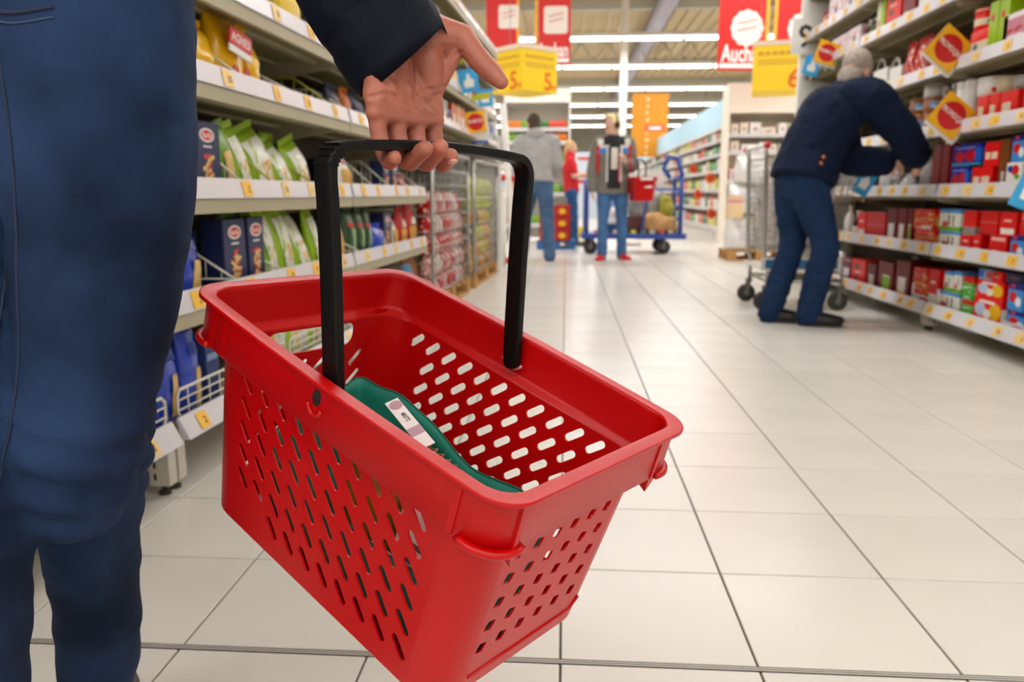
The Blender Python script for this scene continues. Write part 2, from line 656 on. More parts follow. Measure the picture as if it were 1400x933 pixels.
# right rack: front face at x = 2.1, its local x runs towards the camera
RX = 2.10
RS = {1: .13, 2: .47, 3: .80, 4: 1.135, 5: 1.475, 6: 1.85, 7: 2.135}
bayY = [7.5, 6.1, 4.69, 3.28]
names = ['farthest bay of the chocolate rack, behind the bending man', 'middle bay of the chocolate rack, with gift bags and copper tins', 'nearest bay of the chocolate rack, with red and blue boxes']
for k in range(3):
    rack_bay('beige shelf rack, ' + names[k], (RX, bayY[k], 0), -PI / 2, bayY[k] - bayY[k + 1] - .004, [(RS[i] - .012, True) for i in range(1, 8)] + [(2.5, False)], 2.62, .52, 'bays of the chocolate rack', 6, 11 + k, mat('rack_back_dark', '#4a4236', .7), None, True, False, .07)
t = thing('rack_end', 'white end panel closing the far end of the chocolate rack', 'rack panel', (RX, 7.5, 0))
box_obj('panel_sheet', M_white, t, .0, .56, .006, .03, 0, 2.7)
box_obj('panel_post', M_white, t, -.03, .03, .004, .06, 0, 2.7)

# left rack: front line slants a little; local x runs away from the camera
LO, LRZ = V((-1.02, 1.83, 0)), math.atan2(1, .052)
LT, LN = V((math.cos(LRZ), math.sin(LRZ), 0)), V((-math.sin(LRZ), math.cos(LRZ), 0))
def lp(s, d, z):
    return LO + LT * s + LN * d + V((0, 0, z))
LSH = {1: .165, 2: .495, 3: .795, 4: 1.11, 5: 1.37, 6: 1.72, 7: 2.02}
lspec = [(LSH[i] - .005, True) for i in range(1, 8)]
names = ['nearest bay of the pasta rack, mostly behind the jeans', 'bay of the pasta rack behind the black handle, with yellow bags', 'far bay of the pasta rack beside the wire cages']
lb = [(-1.33, .10), (.10, 1.62), (1.62, 3.06)]
for k, (a, c) in enumerate(lb):
    rack_bay('beige shelf rack, ' + names[k], lp(a, 0, 0), LRZ, c - a - .004, lspec, 2.3, .5, 'bays of the pasta rack', 5, 31 + k, None, ['2', '35'] if k < 2 else None)
for k, (a, c) in enumerate([(3.06, 4.7), (4.7, 6.32)]):
    rack_bay('beige shelf rack with upper shelves only, %s wire cage' % ('above the nearer', 'above the farther')[k], lp(a, 0, 0), LRZ, c - a - .004, [(1.26, True), (1.55, True), (1.85, True), (2.15, True)], 2.45, .5, 'upper racks above the wire cages', 5, 41 + k, None, None, False)
t = thing('rack_end', 'tall pale grey end panel beyond the wire cages', 'rack panel', lp(6.34, 0, 0), LRZ)
box_obj('panel_sheet', mat('panel_grey', '#c9c6bd', .5), t, 0, .03, .02, .55, 0, 1.36)
box_obj('panel_post', M_white, t, 0, .04, -.03, .02, 0, 1.36)

# wire dividers standing on the left shelves
def divider(parent_label, s, z, h, dep=.22, m=None):
    m = m or M_wire
    t = thing('wire_divider', parent_label, 'shelf divider', lp(s, 0, z), LRZ, 'wire dividers of the pasta rack')
    mb = MB().use(m)
    mb.tube([(0, .008, .03), (0, dep * .75, h), (0, dep + .12, h)], .004, 6)
    mb.tube([(0, .008, .03), (0, .42, .03)], .003, 6)
    mb.build('divider_frame', None, t)
    for k in range(7):
        y = .05 + k * .05
        top = min(h, .03 + (y - .008) / (dep * .75 - .008) * (h - .03))
        MB().use(m).tube([(0, y, .03), (0, y, top)], .002, 5).build('wire', None, t)
SHN = {1: 'bottom shelf', 2: 'second shelf up', 3: 'third shelf up', 4: 'fourth shelf up', 5: 'fifth shelf up', 6: 'sixth shelf up', 7: 'top shelf'}
M_ywire = mat('yellow_wire', '#b9b04a', .4)
for (s, sh, h, m, lab) in [(.50, 2, .12, None, 'angled wire divider beside the stacked navy cartons, second shelf up'), (.84, 2, .10, None, 'angled wire divider left of the lime bags, second shelf up'),
                           (1.72, 2, .1, None, 'angled wire divider by the dark green bags, second shelf up'),
                           (.565, 3, .15, None, 'angled wire divider beside the lone navy carton, third shelf up'), (.80, 3, .15, M_ywire, 'angled wire divider before the lime bags, third shelf up'),
                           (1.165, 3, .13, M_ywire, 'angled wire divider right of the lime bags, third shelf up'), (1.95, 3, .15, None, 'nearer wire divider right of the cone bag, third shelf up'),
                           (2.25, 3, .15, None, 'farther wire divider right of the cone bag, third shelf up'), (2.66, 3, .13, None, 'wire divider past the slim navy cartons, third shelf up'), (2.9, 3, .13, None, 'last wire divider of the third shelf up'),
                           (.60, 4, .13, None, 'angled wire divider left of the labelled yellow bag'), (1.0, 4, .10, None, 'wire divider right of the yellow bags, fourth shelf up'),
                           (1.40, 4, .13, M_ywire, 'yellowish wire divider on the empty part of the fourth shelf'), (1.60, 4, .11, None, 'wire divider by the dark blue bags, fourth shelf up')]:
    divider(lab, s, LSH[sh] + .0, h, .2, m)
# wire guards along the bottom shelf
for k, (a, c) in enumerate([(-.7, .08), (.13, .86), (.89, 1.60), (1.65, 3.0)]):
    t = thing('wire_guard', 'white wire guard along the bottom shelf, %s from the jeans' % ORD[k], 'shelf guard', lp(a, .0, .165), LRZ, 'wire guards of the bottom shelf')
    mb = MB().use(M_wire)
    w_ = c - a
    mb.tube([(.02, .012, .02), (.005, .012, .04), (.005, .012, .085), (.02, .012, .1), (w_ - .02, .012, .1), (w_ - .005, .012, .085), (w_ - .005, .012, .04), (w_ - .02, .012, .02)], .0042, 7, True)
    mb.build('guard_frame', None, t)
    for z in (.045, .072):
        MB().use(M_wire).tube([(.005, .012, z), (w_ - .005, .012, z)], .0028, 6).build('wire', None, t)
    for q in range(1, int(w_ / .06)):
        MB().use(M_wire).tube([(q * .06, .012, .02), (q * .06, .012, .1)], .0022, 5).build('wire', None, t)

# ------------------------------------------------------------------ goods: packs of every kind
STY = {
    'wine': ('#4a0f16', [('rect', -1, 2, .12, .42, '#e3d6cc'), ('rect', -1, 2, .82, 1.1, '#c9b9a8')]),
    'plum': ('#5e2334', [('rect', .15, .85, .2, .55, '#d8cdd0'), ('rect', -1, 2, .85, .92, '#b98a95')]),
    'redcarton': ('#f02c18', [('rect', .2, .55, .62, .82, '#5d4336'), ('rect', .22, .5, .18, .36, '#5d4336'), ('rect', .25, .7, .45, .52, '#f0c9bd')]),
    'maroonwhite': ('#651018', [('rect', .2, .75, .1, .55, '#cfc8c5'), ('rect', .2, .75, .1, .16, '#e9c63e')]),
    'maroongreen': ('#6a141a', [('rect', .3, .8, .08, .52, '#86a22e'), ('rect', .3, .8, .52, .56, '#e7e2d5')]),
    'maroon': ('#8a0f12', [('rect', .3, .36, 0, 1, '#8d2c2c')]),
    'redgold': ('#de2218', [('blot', 5., .56, '#d9a441', 0, 1), ('blot', 7., .62, '#f1e2cf', 0, 1), ('rect', .45, .9, .0, .18, '#e8dcd2')]),
    'redwhite': ('#e32015', [('rect', .1, .9, .08, .32, '#ece6e2'), ('rect', .25, .7, .6, .68, '#f3d9d2')]),
    'white': ('#e9e5e0', []),
    'milkgreen': ('#e7e6dd', [('rect', -1, 2, .82, 1.1, '#6aa7d8'), ('rect', -1, 2, 0, .22, '#7fae3a'), ('oval', .3, .3, .14, .16, '#d9603a'), ('rect', .45, .52, .25, .72, '#6b4a35'), ('rect', .65, .72, .25, .72, '#6b4a35')]),
    'greenred': ('#4fa637', [('rect', -1, 2, .72, 1.1, '#c8281f'), ('blot', 5., .6, '#eef0e2', .05, .7)]),
    'redyellow': ('#ee2014', [('oval', .78, .5, .2, .34, '#f0c928'), ('oval', .25, .5, .2, .28, '#c9d6e8'), ('oval', .5, .35, .14, .2, '#f3ece0'), ('rect', .2, .75, .78, .9, '#f6e9e4')]),
    'bluewhite': ('#9fb2c9', [('rect', 0, .45, .2, .9, '#3a7ac4'), ('rect', .6, 1, .2, .8, '#c25a50')]),
    'bluered': ('#5ba1d6', [('rect', -1, 2, .78, 1.1, '#1c2c7d'), ('oval', .35, .5, .25, .2, '#d2362b'), ('oval', .7, .35, .2, .18, '#e8eef2'), ('oval', .3, .9, .14, .07, '#d8475a')]),
    'navy': ('#1b2547', [('oval', .5, .5, .3, .2, '#6a3f52')]),
    'redplain': ('#d0140e', [('rect', .05, .95, .5, .54, '#d9837c')]),
    'redgrey': ('#e02a1a', [('rect', -1, 2, 0, .34, '#8e8782')]),
    'redscript': ('#e0160c', [('rect', .1, .9, .76, .9, '#ecc9bf'), ('rect', .2, .55, .12, .3, '#f0d8d2')]),
    'grey': ('#8d8884', [('blot', 4., .6, '#716c69', 0, 1)]),
    'greywhite': ('#c9c5c2', [('blot', 4., .55, '#8b8784', 0, 1)]),
    'bluehearts': ('#2a2a8c', [('oval', .28, .42, .18, .26, '#c81f2c'), ('oval', .66, .45, .18, .28, '#c81f2c'), ('rect', .1, .8, .78, .84, '#a8a5de'), ('rect', -1, 2, 0, .12, '#4a9aa8'), ('rect', .82, 1.1, .2, .8, '#2d74c8')]),
    'redlabels': ('#e62015', [('rect', .1, .4, .3, .58, '#ecdfc9'), ('rect', .5, .88, .3, .58, '#ecdfc9')]),
    'kraft': ('#9c6b3c', [('rect', .05, .4, .35, .8, '#7ea6c4'), ('rect', .1, .35, .4, .5, '#e8e8e0')]),
    'brownplain': ('#7a4f22', []),
    'kidswhite': ('#ece8e2', [('oval', .6, .7, .25, .2, '#d43a30'), ('oval', .3, .75, .16, .14, '#2f4fa0'), ('rect', .1, .9, .12, .24, '#d43a30'), ('oval', .75, .45, .16, .1, '#6fae45')]),
    'red': ('#c61a14', [('oval', .5, .5, .25, .16, '#e8672f')]),
    'whitered': ('#e2ded8', [('rect', .15, .7, .2, .5, '#d33327')]),
    'beige': ('#b3a68b', []),
    'redphoto': ('#dd352c', [('rect', .12, .62, .3, .62, '#d8cdb6'), ('rect', .1, .9, .05, .2, '#b9a9b6')]),
    'orangering': ('#c63a20', [('oval', .5, .5, .4, .4, '#d9a04a'), ('oval', .5, .5, .28, .28, '#b5281f')]),
    'redorange': ('#b81d18', [('blot', 3.5, .55, '#e3703a', .1, .7), ('blot', 5., .62, '#f1ddd0', .0, .9)]),
    'redcream': ('#e6241a', [('rect', -1, 2, .28, .62, '#e6dcc2'), ('oval', .3, .45, .12, .12, '#5b7aa0')]),
    'lime': ('#a3bd18', [('oval', .4, .7, .22, .07, '#c8322c')]),
    'pinkwhite': ('#eadfe0', [('rect', .12, .95, .4, .85, '#c98a9a'), ('blot', 5., .58, '#b8303a', .35, .7)]),
    'dots': ('#eadfe0', [('oval', .55, .5, .1, .12, '#3a2c34'), ('blot', 4., .62, '#d2617e', 0, 1)]),
    'green': ('#355a1c', [('rect', .1, .5, .1, .4, '#5d7a28')]),
    'limepink': ('#dfe0c8', [('rect', .5, 1.1, 0, 1, '#a9c31e'), ('oval', .3, .3, .14, .1, '#e07a5a')]),
    'redwhitegreen': ('#7d1414', [('rect', .1, .5, .1, .42, '#e8e4dc'), ('rect', .5, .75, .1, .42, '#2d7a4a')]),
    'jar': ('#3a4a22', [('rect', -1, 2, .3, .6, '#63803a'), ('rect', -1, 2, .85, 1.1, '#8a2a22')]),
    'slate': ('#3b4a70', [('rect', .1, .9, .6, .7, '#8a97b5')]),
    'navypasta': ('#1c2550', []),
    'brown': ('#4a3322', [('rect', .2, .8, .2, .5, '#c9a860')]),
    'orange': ('#b5722a', []),
}
def smat(st):
    return print_mat('print_' + st, *STY[st])

def carton(name, w, d, h, m, label, cat, loc, rz, group=None):
    me = bevel_box(-w / 2, w / 2, 0, d, 0, h, min(.004, w * .08, h * .08), 2)
    me.name = name
    me.materials.append(m)
    o = link(name, me)
    o.location = loc
    o.rotation_euler = (0, 0, rz)
    return tag(o, label, cat, group)

def pouch_fn(w, d, h):
    def e(v):
        return d / 2 * max(.02, (1 - v ** 3.2)) ** .75 * (.82 + .18 * math.sin(PI * v))
    def g(v):
        return w / 2 * (.93 + .07 * math.cos(PI * (v - .1)) * (1 if v < .6 else .6))
    return e, g

def pouch(name, w, d, h, m, label, cat, loc, rz, group=None, patches=(), lean=0., seal=None, seed=0, crimp=True):
    e, g = pouch_fn(w, d, h)
    rnd = random.Random(seed)
    off = V((rnd.random() * 9, rnd.random() * 9, rnd.random() * 9))
    n, K = 24, 14
    rr = []
    for k in range(K + 1):
        v = k / K
        ring = []
        for i in range(n):
            a = 2 * PI * i / n
            c, s_ = math.cos(a), math.sin(a)
            x = g(v) * math.copysign(abs(c) ** .65, c)
            y = e(v) * math.copysign(abs(s_) ** .85, s_)
            q = V((x, y, v * h))
            f = noise.noise(q * (9 / max(w, .08)) * .35 + off) * .08 * d * (1 if 0 < k < K else .2)
            q += V((c * f * .5, s_ * f, 0))
            ring.append(q + V((0, d / 2, 0)))
        rr.append(ring)
    mb = MB().use(m).rings(rr, True, True)
    o = mb.build(name)
    o.location = loc
    o.rotation_euler = (lean, 0, rz)
    tag(o, label, cat, group)
    # crimped top seal
    mb = MB().use(seal or m)
    z0, z1 = h * .985, h * 1.0 + (min(.02, h * .12) if crimp else .004)
    N = 14
    vs = []
    for j, z in enumerate((z0, z1)):
        for i in range(N + 1):
            x = -g(1) + 2 * g(1) * i / N
            vs.append((x, d / 2 - .003 + (.0025 if i % 2 else -.0025) * (1 + j), z))
    vs2 = [(a, b_ + .003, c) for a, b_, c in vs]
    M_ = N + 1
    fs = [(i, i + 1, M_ + i + 1, M_ + i) for i in range(N)]
    mb.add(vs, fs, False)
    mb.add(vs2, [f[::-1] for f in fs], False)
    mb.add(vs + vs2, [(M_ + i, M_ + i + 1, 3 * M_ + i + 1, 3 * M_ + i) for i in range(N)], False)
    mb.build('top_seal', None, o)
    for (pn, u0, u1, v0, v1, pm, skew) in patches:
        mb = MB().use(pm)
        A, B = 8, 8
        vs = []
        for j in range(B + 1):
            v = v0 + (v1 - v0) * j / B
            for i in range(A + 1):
                u = u0 + (u1 - u0) * i / A + skew * (v - v0)
                u = max(-.97, min(.97, u))
                x = g(v) * u
                y = -e(v) * (1 - abs(u) ** 3.1) ** .42
                q = V((x, y, v * h))
                f = noise.noise(q * (9 / max(w, .08)) * .35 + off) * .08 * d
                vs.append((x, y - abs(f) - .0018 + d / 2, v * h))
        mb.add(vs, [(j * (A + 1) + i, j * (A + 1) + i + 1, (j + 1) * (A + 1) + i + 1, (j + 1) * (A + 1) + i) for j in range(B) for i in range(A)], True)
        mb.build(pn, None, o)
    return o

def tin(name, r, h, m, label, cat, loc, group=None, lidm=None):
    mb = MB().use(m)
    mb.lathe([(r * .96, 0), (r, .003), (r, h * .86), (r * .97, h * .87)], 24)
    o = mb.build(name)
    o.location = loc
    tag(o, label, cat, group)
    lm = lidm or m
    MB().use(lm).lathe([(r * 1.015, h * .84), (r * 1.02, h * .86), (r * 1.02, h * .985), (r * .98, h), (r * .3, h)], 24).build('lid', None, o)
    return o

def bottle(name, r, h, m, label, cat, loc, group=None, capm=None):
    mb = MB().use(m)
    mb.lathe([(r * .9, 0), (r, .006), (r, h * .58), (r * .85, h * .66), (r * .42, h * .76), (r * .38, h * .92)], 20)
    o = mb.build(name)
    o.location = loc
    tag(o, label, cat, group)
    MB().use(capm or mat('cap_white', '#ddd6cf', .4)).lathe([(r * .45, h * .88), (r * .45, h * .99), (r * .4, h)], 16).build('cap', None, o)
    return o

def giftbag(name, w, d, h, m, label, cat, loc, rz, group=None):
    hb = h * .68
    rr = []
    for z, s_ in ((0, 1), (hb, 1.04)):
        a, b = w / 2 * s_, d * s_
        rr.append([V((-a, 0, z)), V((a, 0, z)), V((a, b * .5, z)), V((a * .9, b, z)), V((-a * .9, b, z)), V((-a, b * .5, z))])
    mb = MB().use(m).rings(rr, False, False)
    mb.add([q for q in rr[0]], [(5, 4, 3, 2, 1, 0)], False)
    rr2 = [[q + V((0, .002 if q.y < d / 2 else -.002, .004)) for q in r] for r in rr]
    mb.rings(rr2, False, False)
    o = mb.build(name)
    o.location = loc
    o.rotation_euler = (0, 0, rz)
    tag(o, label, cat, group)
    for y in (.004, d - .004):
        MB().use(mat('bag_cord', '#d8d2cc', .7)).tube(catmull([(-w * .28, y, hb * .93), (-w * .24, y, h * .86), (0, y, h), (w * .24, y, h * .86), (w * .28, y, hb * .93)]), .004, 6).build('bag_handle', None, o)
    return o

def tray(name, w, d, h, label, loc, rz, words=None):
    m = mat('tray_white', '#e8e4df', .5)
    mb = MB().use(m)
    mb.box(-w / 2, w / 2, 0, d, 0, .004)
    mb.box(-w / 2, w / 2, 0, .004, 0, h)
    mb.box(-w / 2, w / 2, d - .004, d, 0, h)
    for sx in (-1, 1):
        x0, x1 = sorted((sx * w / 2, sx * (w / 2 - .004)))
        mb.box(x0, x1, 0, d, 0, h * 2.2)
    o = mb.build(name)
    o.location = loc
    o.rotation_euler = (0, 0, rz)
    tag(o, label, 'display tray')
    MB().use(mat('print_red', '#c8322c', .5)).slab(oval(0, h * .5, w * .2, h * .3), frame((0, -.0003, 0)), .0008).build('printed_mark', None, o)
    return o
CATN = {'carton': ('gift_carton', 'carton'), 'bag': ('sweets_bag', 'bag'), 'giftbag': ('gift_bag', 'gift bag'), 'tin': ('round_tin', 'tin'), 'bottle': ('bottle', 'bottle'), 'tray': ('display_tray', 'display tray'), 'pouch': ('pasta_bag', 'bag')}
RIGHT=[
 (1, 6.287, 6.452, 0.13, 0.329, 'bottle', 'wine', 'dark bottle with white label'),
 (1, 6.105, 6.278, 0.13, 0.303, 'carton', 'plum', 'plum and white gift carton'),
 (1, 5.798, 6.087, 0.13, 0.306, 'carton', 'redcarton', 'bright red carton with small dark pictures'),
 (1, 5.607, 5.765, 0.13, 0.301, 'carton', 'maroonwhite', 'maroon carton with white panel'),
 (1, 5.318, 5.571, 0.13, 0.332, 'carton', 'maroongreen', 'maroon carton with green label'),
 (1, 5.068, 5.285, 0.13, 0.36, 'carton', 'maroonwhite', 'maroon carton with grey label and yellow flash'),
 (1, 4.828, 5.024, 0.174, 0.34, 'carton', 'redgold', 'red and gold patterned box in a white tray'),
 (1, 4.68, 4.808, 0.197, 0.348, 'carton', 'redwhite', 'red box with white band in a white tray'),
 (1, 4.651, 5.002, 0.13, 0.184, 'tray', 'white', 'low white display tray under red and gold boxes'),
 (1, 4.52, 4.621, 0.244, 0.353, 'carton', 'milkgreen', 'small white and green box stacked on a wider one'),
 (1, 4.423, 4.511, 0.256, 0.363, 'carton', 'milkgreen', 'small white and green box stacked beside its twin'),
 (1, 4.422, 4.691, 0.13, 0.239, 'carton', 'milkgreen', 'wide white green and blue box under two small ones'),
 (1, 4.286, 4.408, 0.228, 0.347, 'carton', 'greenred', 'green box with red lid on top of another'),
 (1, 4.275, 4.397, 0.13, 0.222, 'carton', 'greenred', 'green box with red lid under another'),
 (1, 3.996, 4.262, 0.264, 0.347, 'carton', 'redyellow', 'large red box with yellow balls on top'),
 (1, 3.995, 4.277, 0.13, 0.257, 'carton', 'redyellow', 'large red box with yellow balls, lower'),
 (1, 4.13, 4.256, 0.345, 0.401, 'carton', 'bluewhite', 'small blue and white box lying on a red box'),
 (1, 4.028, 4.121, 0.354, 0.397, 'carton', 'redcarton', 'small red box lying on a red box'),
 (1, 3.829, 3.963, 0.234, 0.358, 'carton', 'bluered', 'blue box with red print in white display'),
 (1, 3.847, 4.0, 0.357, 0.405, 'carton', 'navy', 'navy box above the blue boxes'),
 (1, 3.783, 3.951, 0.139, 0.228, 'carton', 'bluered', 'lower blue box with red print in white display'),
 (1, 3.678, 3.986, 0.13, 0.164, 'tray', 'white', 'white display tray holding blue boxes'),
 (2, 6.222, 6.383, 0.47, 0.694, 'bottle', 'white', 'tall white bottle with red and yellow top'),
 (2, 6.047, 6.198, 0.47, 0.659, 'bottle', 'wine', 'white and red bottle'),
 (2, 5.872, 6.03, 0.47, 0.652, 'carton', 'redwhite', 'red and white carton'),
 (2, 5.52, 5.858, 0.47, 0.657, 'carton', 'redplain', 'plain red carton with thin pale line'),
 (2, 5.335, 5.5, 0.47, 0.687, 'carton', 'maroonwhite', 'dark maroon carton with grey photo'),
 (2, 5.191, 5.324, 0.47, 0.69, 'carton', 'maroonwhite', 'dark maroon carton with white panel'),
 (2, 5.105, 5.179, 0.47, 0.688, 'carton', 'maroongreen', 'narrow maroon carton with green label'),
 (2, 4.812, 5.097, 0.579, 0.691, 'carton', 'redgold', 'red and gold patterned box on top of its twin'),
 (2, 4.786, 5.069, 0.47, 0.574, 'carton', 'redgold', 'red and gold patterned box under its twin'),
 (2, 4.501, 4.756, 0.58, 0.697, 'carton', 'milkgreen', 'white and green box with blue top on another'),
 (2, 4.491, 4.738, 0.47, 0.575, 'carton', 'milkgreen', 'pale box with blue top under another'),
 (2, 4.336, 4.475, 0.578, 0.693, 'carton', 'redgrey', 'red box with grey base, on a red box'),
 (2, 4.116, 4.298, 0.584, 0.694, 'carton', 'redplain', 'red box lying on a heart box'),
 (2, 3.955, 4.109, 0.589, 0.694, 'carton', 'redwhite', 'red box with white end, on a heart box'),
 (2, 4.362, 4.487, 0.47, 0.564, 'carton', 'redwhite', 'red box with white base panel, left of a pair'),
 (2, 4.266, 4.355, 0.47, 0.57, 'carton', 'redwhite', 'red box with white base panel, right of a pair'),
 (2, 4.02, 4.187, 0.47, 0.577, 'carton', 'redscript', 'red chocolate box with pale script across top'),
 (2, 3.866, 3.994, 0.47, 0.586, 'carton', 'bluered', 'blue box with navy top and red print'),
 (2, 3.83, 3.93, 0.593, 0.697, 'carton', 'redplain', 'dark red box at the frame edge'),
 (3, 5.214, 5.393, 0.8, 0.898, 'bag', 'greywhite', 'small white and grey bag'),
 (3, 4.901, 5.13, 0.8, 0.991, 'bag', 'grey', 'tall grey bag'),
 (3, 5.458, 5.759, 0.8, 0.992, 'bag', 'greywhite', 'crumpled grey and white bag'),
 (3, 4.801, 4.912, 0.8, 1.075, 'carton', 'maroon', 'tall dark red carton, left of a pair'),
 (3, 4.702, 4.791, 0.8, 1.064, 'carton', 'maroon', 'tall dark red carton, right of a pair'),
 (3, 4.357, 4.676, 0.933, 1.046, 'carton', 'bluehearts', 'violet blue box with red hearts, upper'),
 (3, 4.462, 4.675, 0.8, 0.932, 'carton', 'bluehearts', 'violet box with hearts, lower'),
 (3, 4.18, 4.328, 0.921, 1.041, 'carton', 'redlabels', 'red box with two cream labels, upper'),
 (3, 4.091, 4.177, 0.934, 1.048, 'carton', 'kraft', 'plain brown carton'),
 (3, 4.224, 4.438, 0.8, 0.92, 'carton', 'redlabels', 'red box with two cream labels, lower'),
 (3, 3.949, 4.073, 0.929, 1.06, 'carton', 'bluered', 'pale blue box with red picture and navy top'),
 (3, 3.962, 4.114, 0.834, 0.931, 'carton', 'kidswhite', 'white box with bright print in a white display'),
 (3, 3.917, 4.126, 0.8, 0.834, 'tray', 'white', 'white display tray with red words'),
 (4, 5.568, 5.73, 1.135, 1.445, 'giftbag', 'red', 'bright red gift bag'),
 (4, 5.41, 5.551, 1.135, 1.407, 'giftbag', 'maroon', 'dark red gift bag'),
 (4, 5.212, 5.376, 1.271, 1.362, 'tin', 'kraft', 'copper round tin with blue label, upper left'),
 (4, 4.991, 5.194, 1.26, 1.356, 'tin', 'kraft', 'copper round tin, upper right'),
 (4, 5.187, 5.35, 1.135, 1.267, 'tin', 'kraft', 'copper round tin with blue label, lower left'),
 (4, 4.967, 5.168, 1.135, 1.256, 'tin', 'kraft', 'copper round tin, lower right'),
 (4, 4.99, 5.213, 1.355, 1.433, 'tin', 'white', 'white tin on top of copper tins'),
 (4, 4.869, 4.963, 1.135, 1.398, 'bottle', 'wine', 'dark red bottle behind the promotion card'),
 (4, 4.756, 4.845, 1.135, 1.399, 'bottle', 'wine', 'dark red bottle right of its neighbour'),
 (4, 4.648, 4.734, 1.296, 1.388, 'tin', 'white', 'white tub on a row of red boxes, first'),
 (4, 4.56, 4.642, 1.289, 1.387, 'tin', 'white', 'white tub on a row of red boxes, second'),
 (4, 4.357, 4.555, 1.291, 1.378, 'tin', 'whitered', 'wide white tub with red print'),
 (4, 4.197, 4.337, 1.283, 1.355, 'tin', 'beige', 'beige tub on a row of red boxes'),
 (4, 4.049, 4.178, 1.271, 1.341, 'tin', 'grey', 'grey tub on a row of red boxes'),
 (4, 4.342, 4.455, 1.135, 1.283, 'carton', 'redphoto', 'red and white photo box, first of the row'),
 (4, 4.231, 4.337, 1.135, 1.28, 'carton', 'redphoto', 'red and white photo box, second of the row'),
 (4, 4.069, 4.227, 1.135, 1.277, 'carton', 'redphoto', 'red and white photo box, third of the row'),
 (4, 3.972, 4.065, 1.135, 1.275, 'tin', 'orangering', 'red tin with gold ring'),
 (5, 5.703, 5.955, 1.475, 1.69, 'giftbag', 'white', 'white paper gift bag'),
 (5, 5.474, 5.667, 1.475, 1.658, 'giftbag', 'white', 'second white paper gift bag'),
 (5, 5.334, 5.469, 1.475, 1.71, 'bag', 'redorange', 'red bag with orange print'),
 (5, 5.18, 5.318, 1.475, 1.709, 'bag', 'redorange', 'red bag with glossy top'),
 (5, 5.084, 5.175, 1.475, 1.712, 'bag', 'maroon', 'dark red bag behind the promotion card'),
 (5, 4.481, 4.647, 1.635, 1.742, 'tin', 'redcream', 'red tin with cream label on a box'),
 (5, 4.405, 4.599, 1.475, 1.627, 'carton', 'redcream', 'red box with cream label under a red tin'),
 (5, 4.327, 4.421, 1.475, 1.74, 'carton', 'lime', 'lime green carton with red spot'),
 (5, 4.228, 4.325, 1.475, 1.738, 'carton', 'lime', 'plain lime green carton'),
 (5, 3.974, 4.283, 1.475, 1.643, 'carton', 'pinkwhite', 'white display box of pink sweets'),
 (6, 6.556, 6.928, 1.85, 2.013, 'carton', 'dots', 'white box with dark dot'),
 (6, 6.282, 6.554, 1.85, 2.016, 'carton', 'dots', 'white and pink box with dots'),
 (6, 6.129, 6.248, 1.85, 2.021, 'bottle', 'wine', 'dark red bottle with white cap, first'),
 (6, 6.032, 6.118, 1.85, 2.013, 'bottle', 'green', 'dark red bottle with green label'),
 (6, 5.968, 6.024, 1.85, 2.021, 'bottle', 'wine', 'dark red bottle by the lime box'),
 (6, 5.829, 5.976, 1.85, 2.153, 'carton', 'limepink', 'lime and white carton'),
 (6, 5.565, 5.814, 1.925, 2.112, 'carton', 'redcarton', 'bright red box on a green one'),
 (6, 5.529, 5.776, 1.85, 1.92, 'carton', 'green', 'dark green box under a red one'),
 (6, 5.347, 5.54, 1.85, 2.026, 'carton', 'redwhitegreen', 'dark red box with white and green label'),
 (6, 5.012, 5.306, 1.85, 1.966, 'carton', 'white', 'plain white carton'),
 (6, 4.797, 5.006, 1.85, 1.964, 'carton', 'white', 'white carton with pale yellow top'),
 (7, 7.143, 7.347, 2.135, 2.286, 'bag', 'redorange', 'small red bag'),
 (7, 6.729, 7.061, 2.135, 2.356, 'carton', 'dots', 'white and pink patterned box'),
 (7, 6.406, 6.722, 2.135, 2.321, 'carton', 'dots', 'white and pink box with black dot'),
]
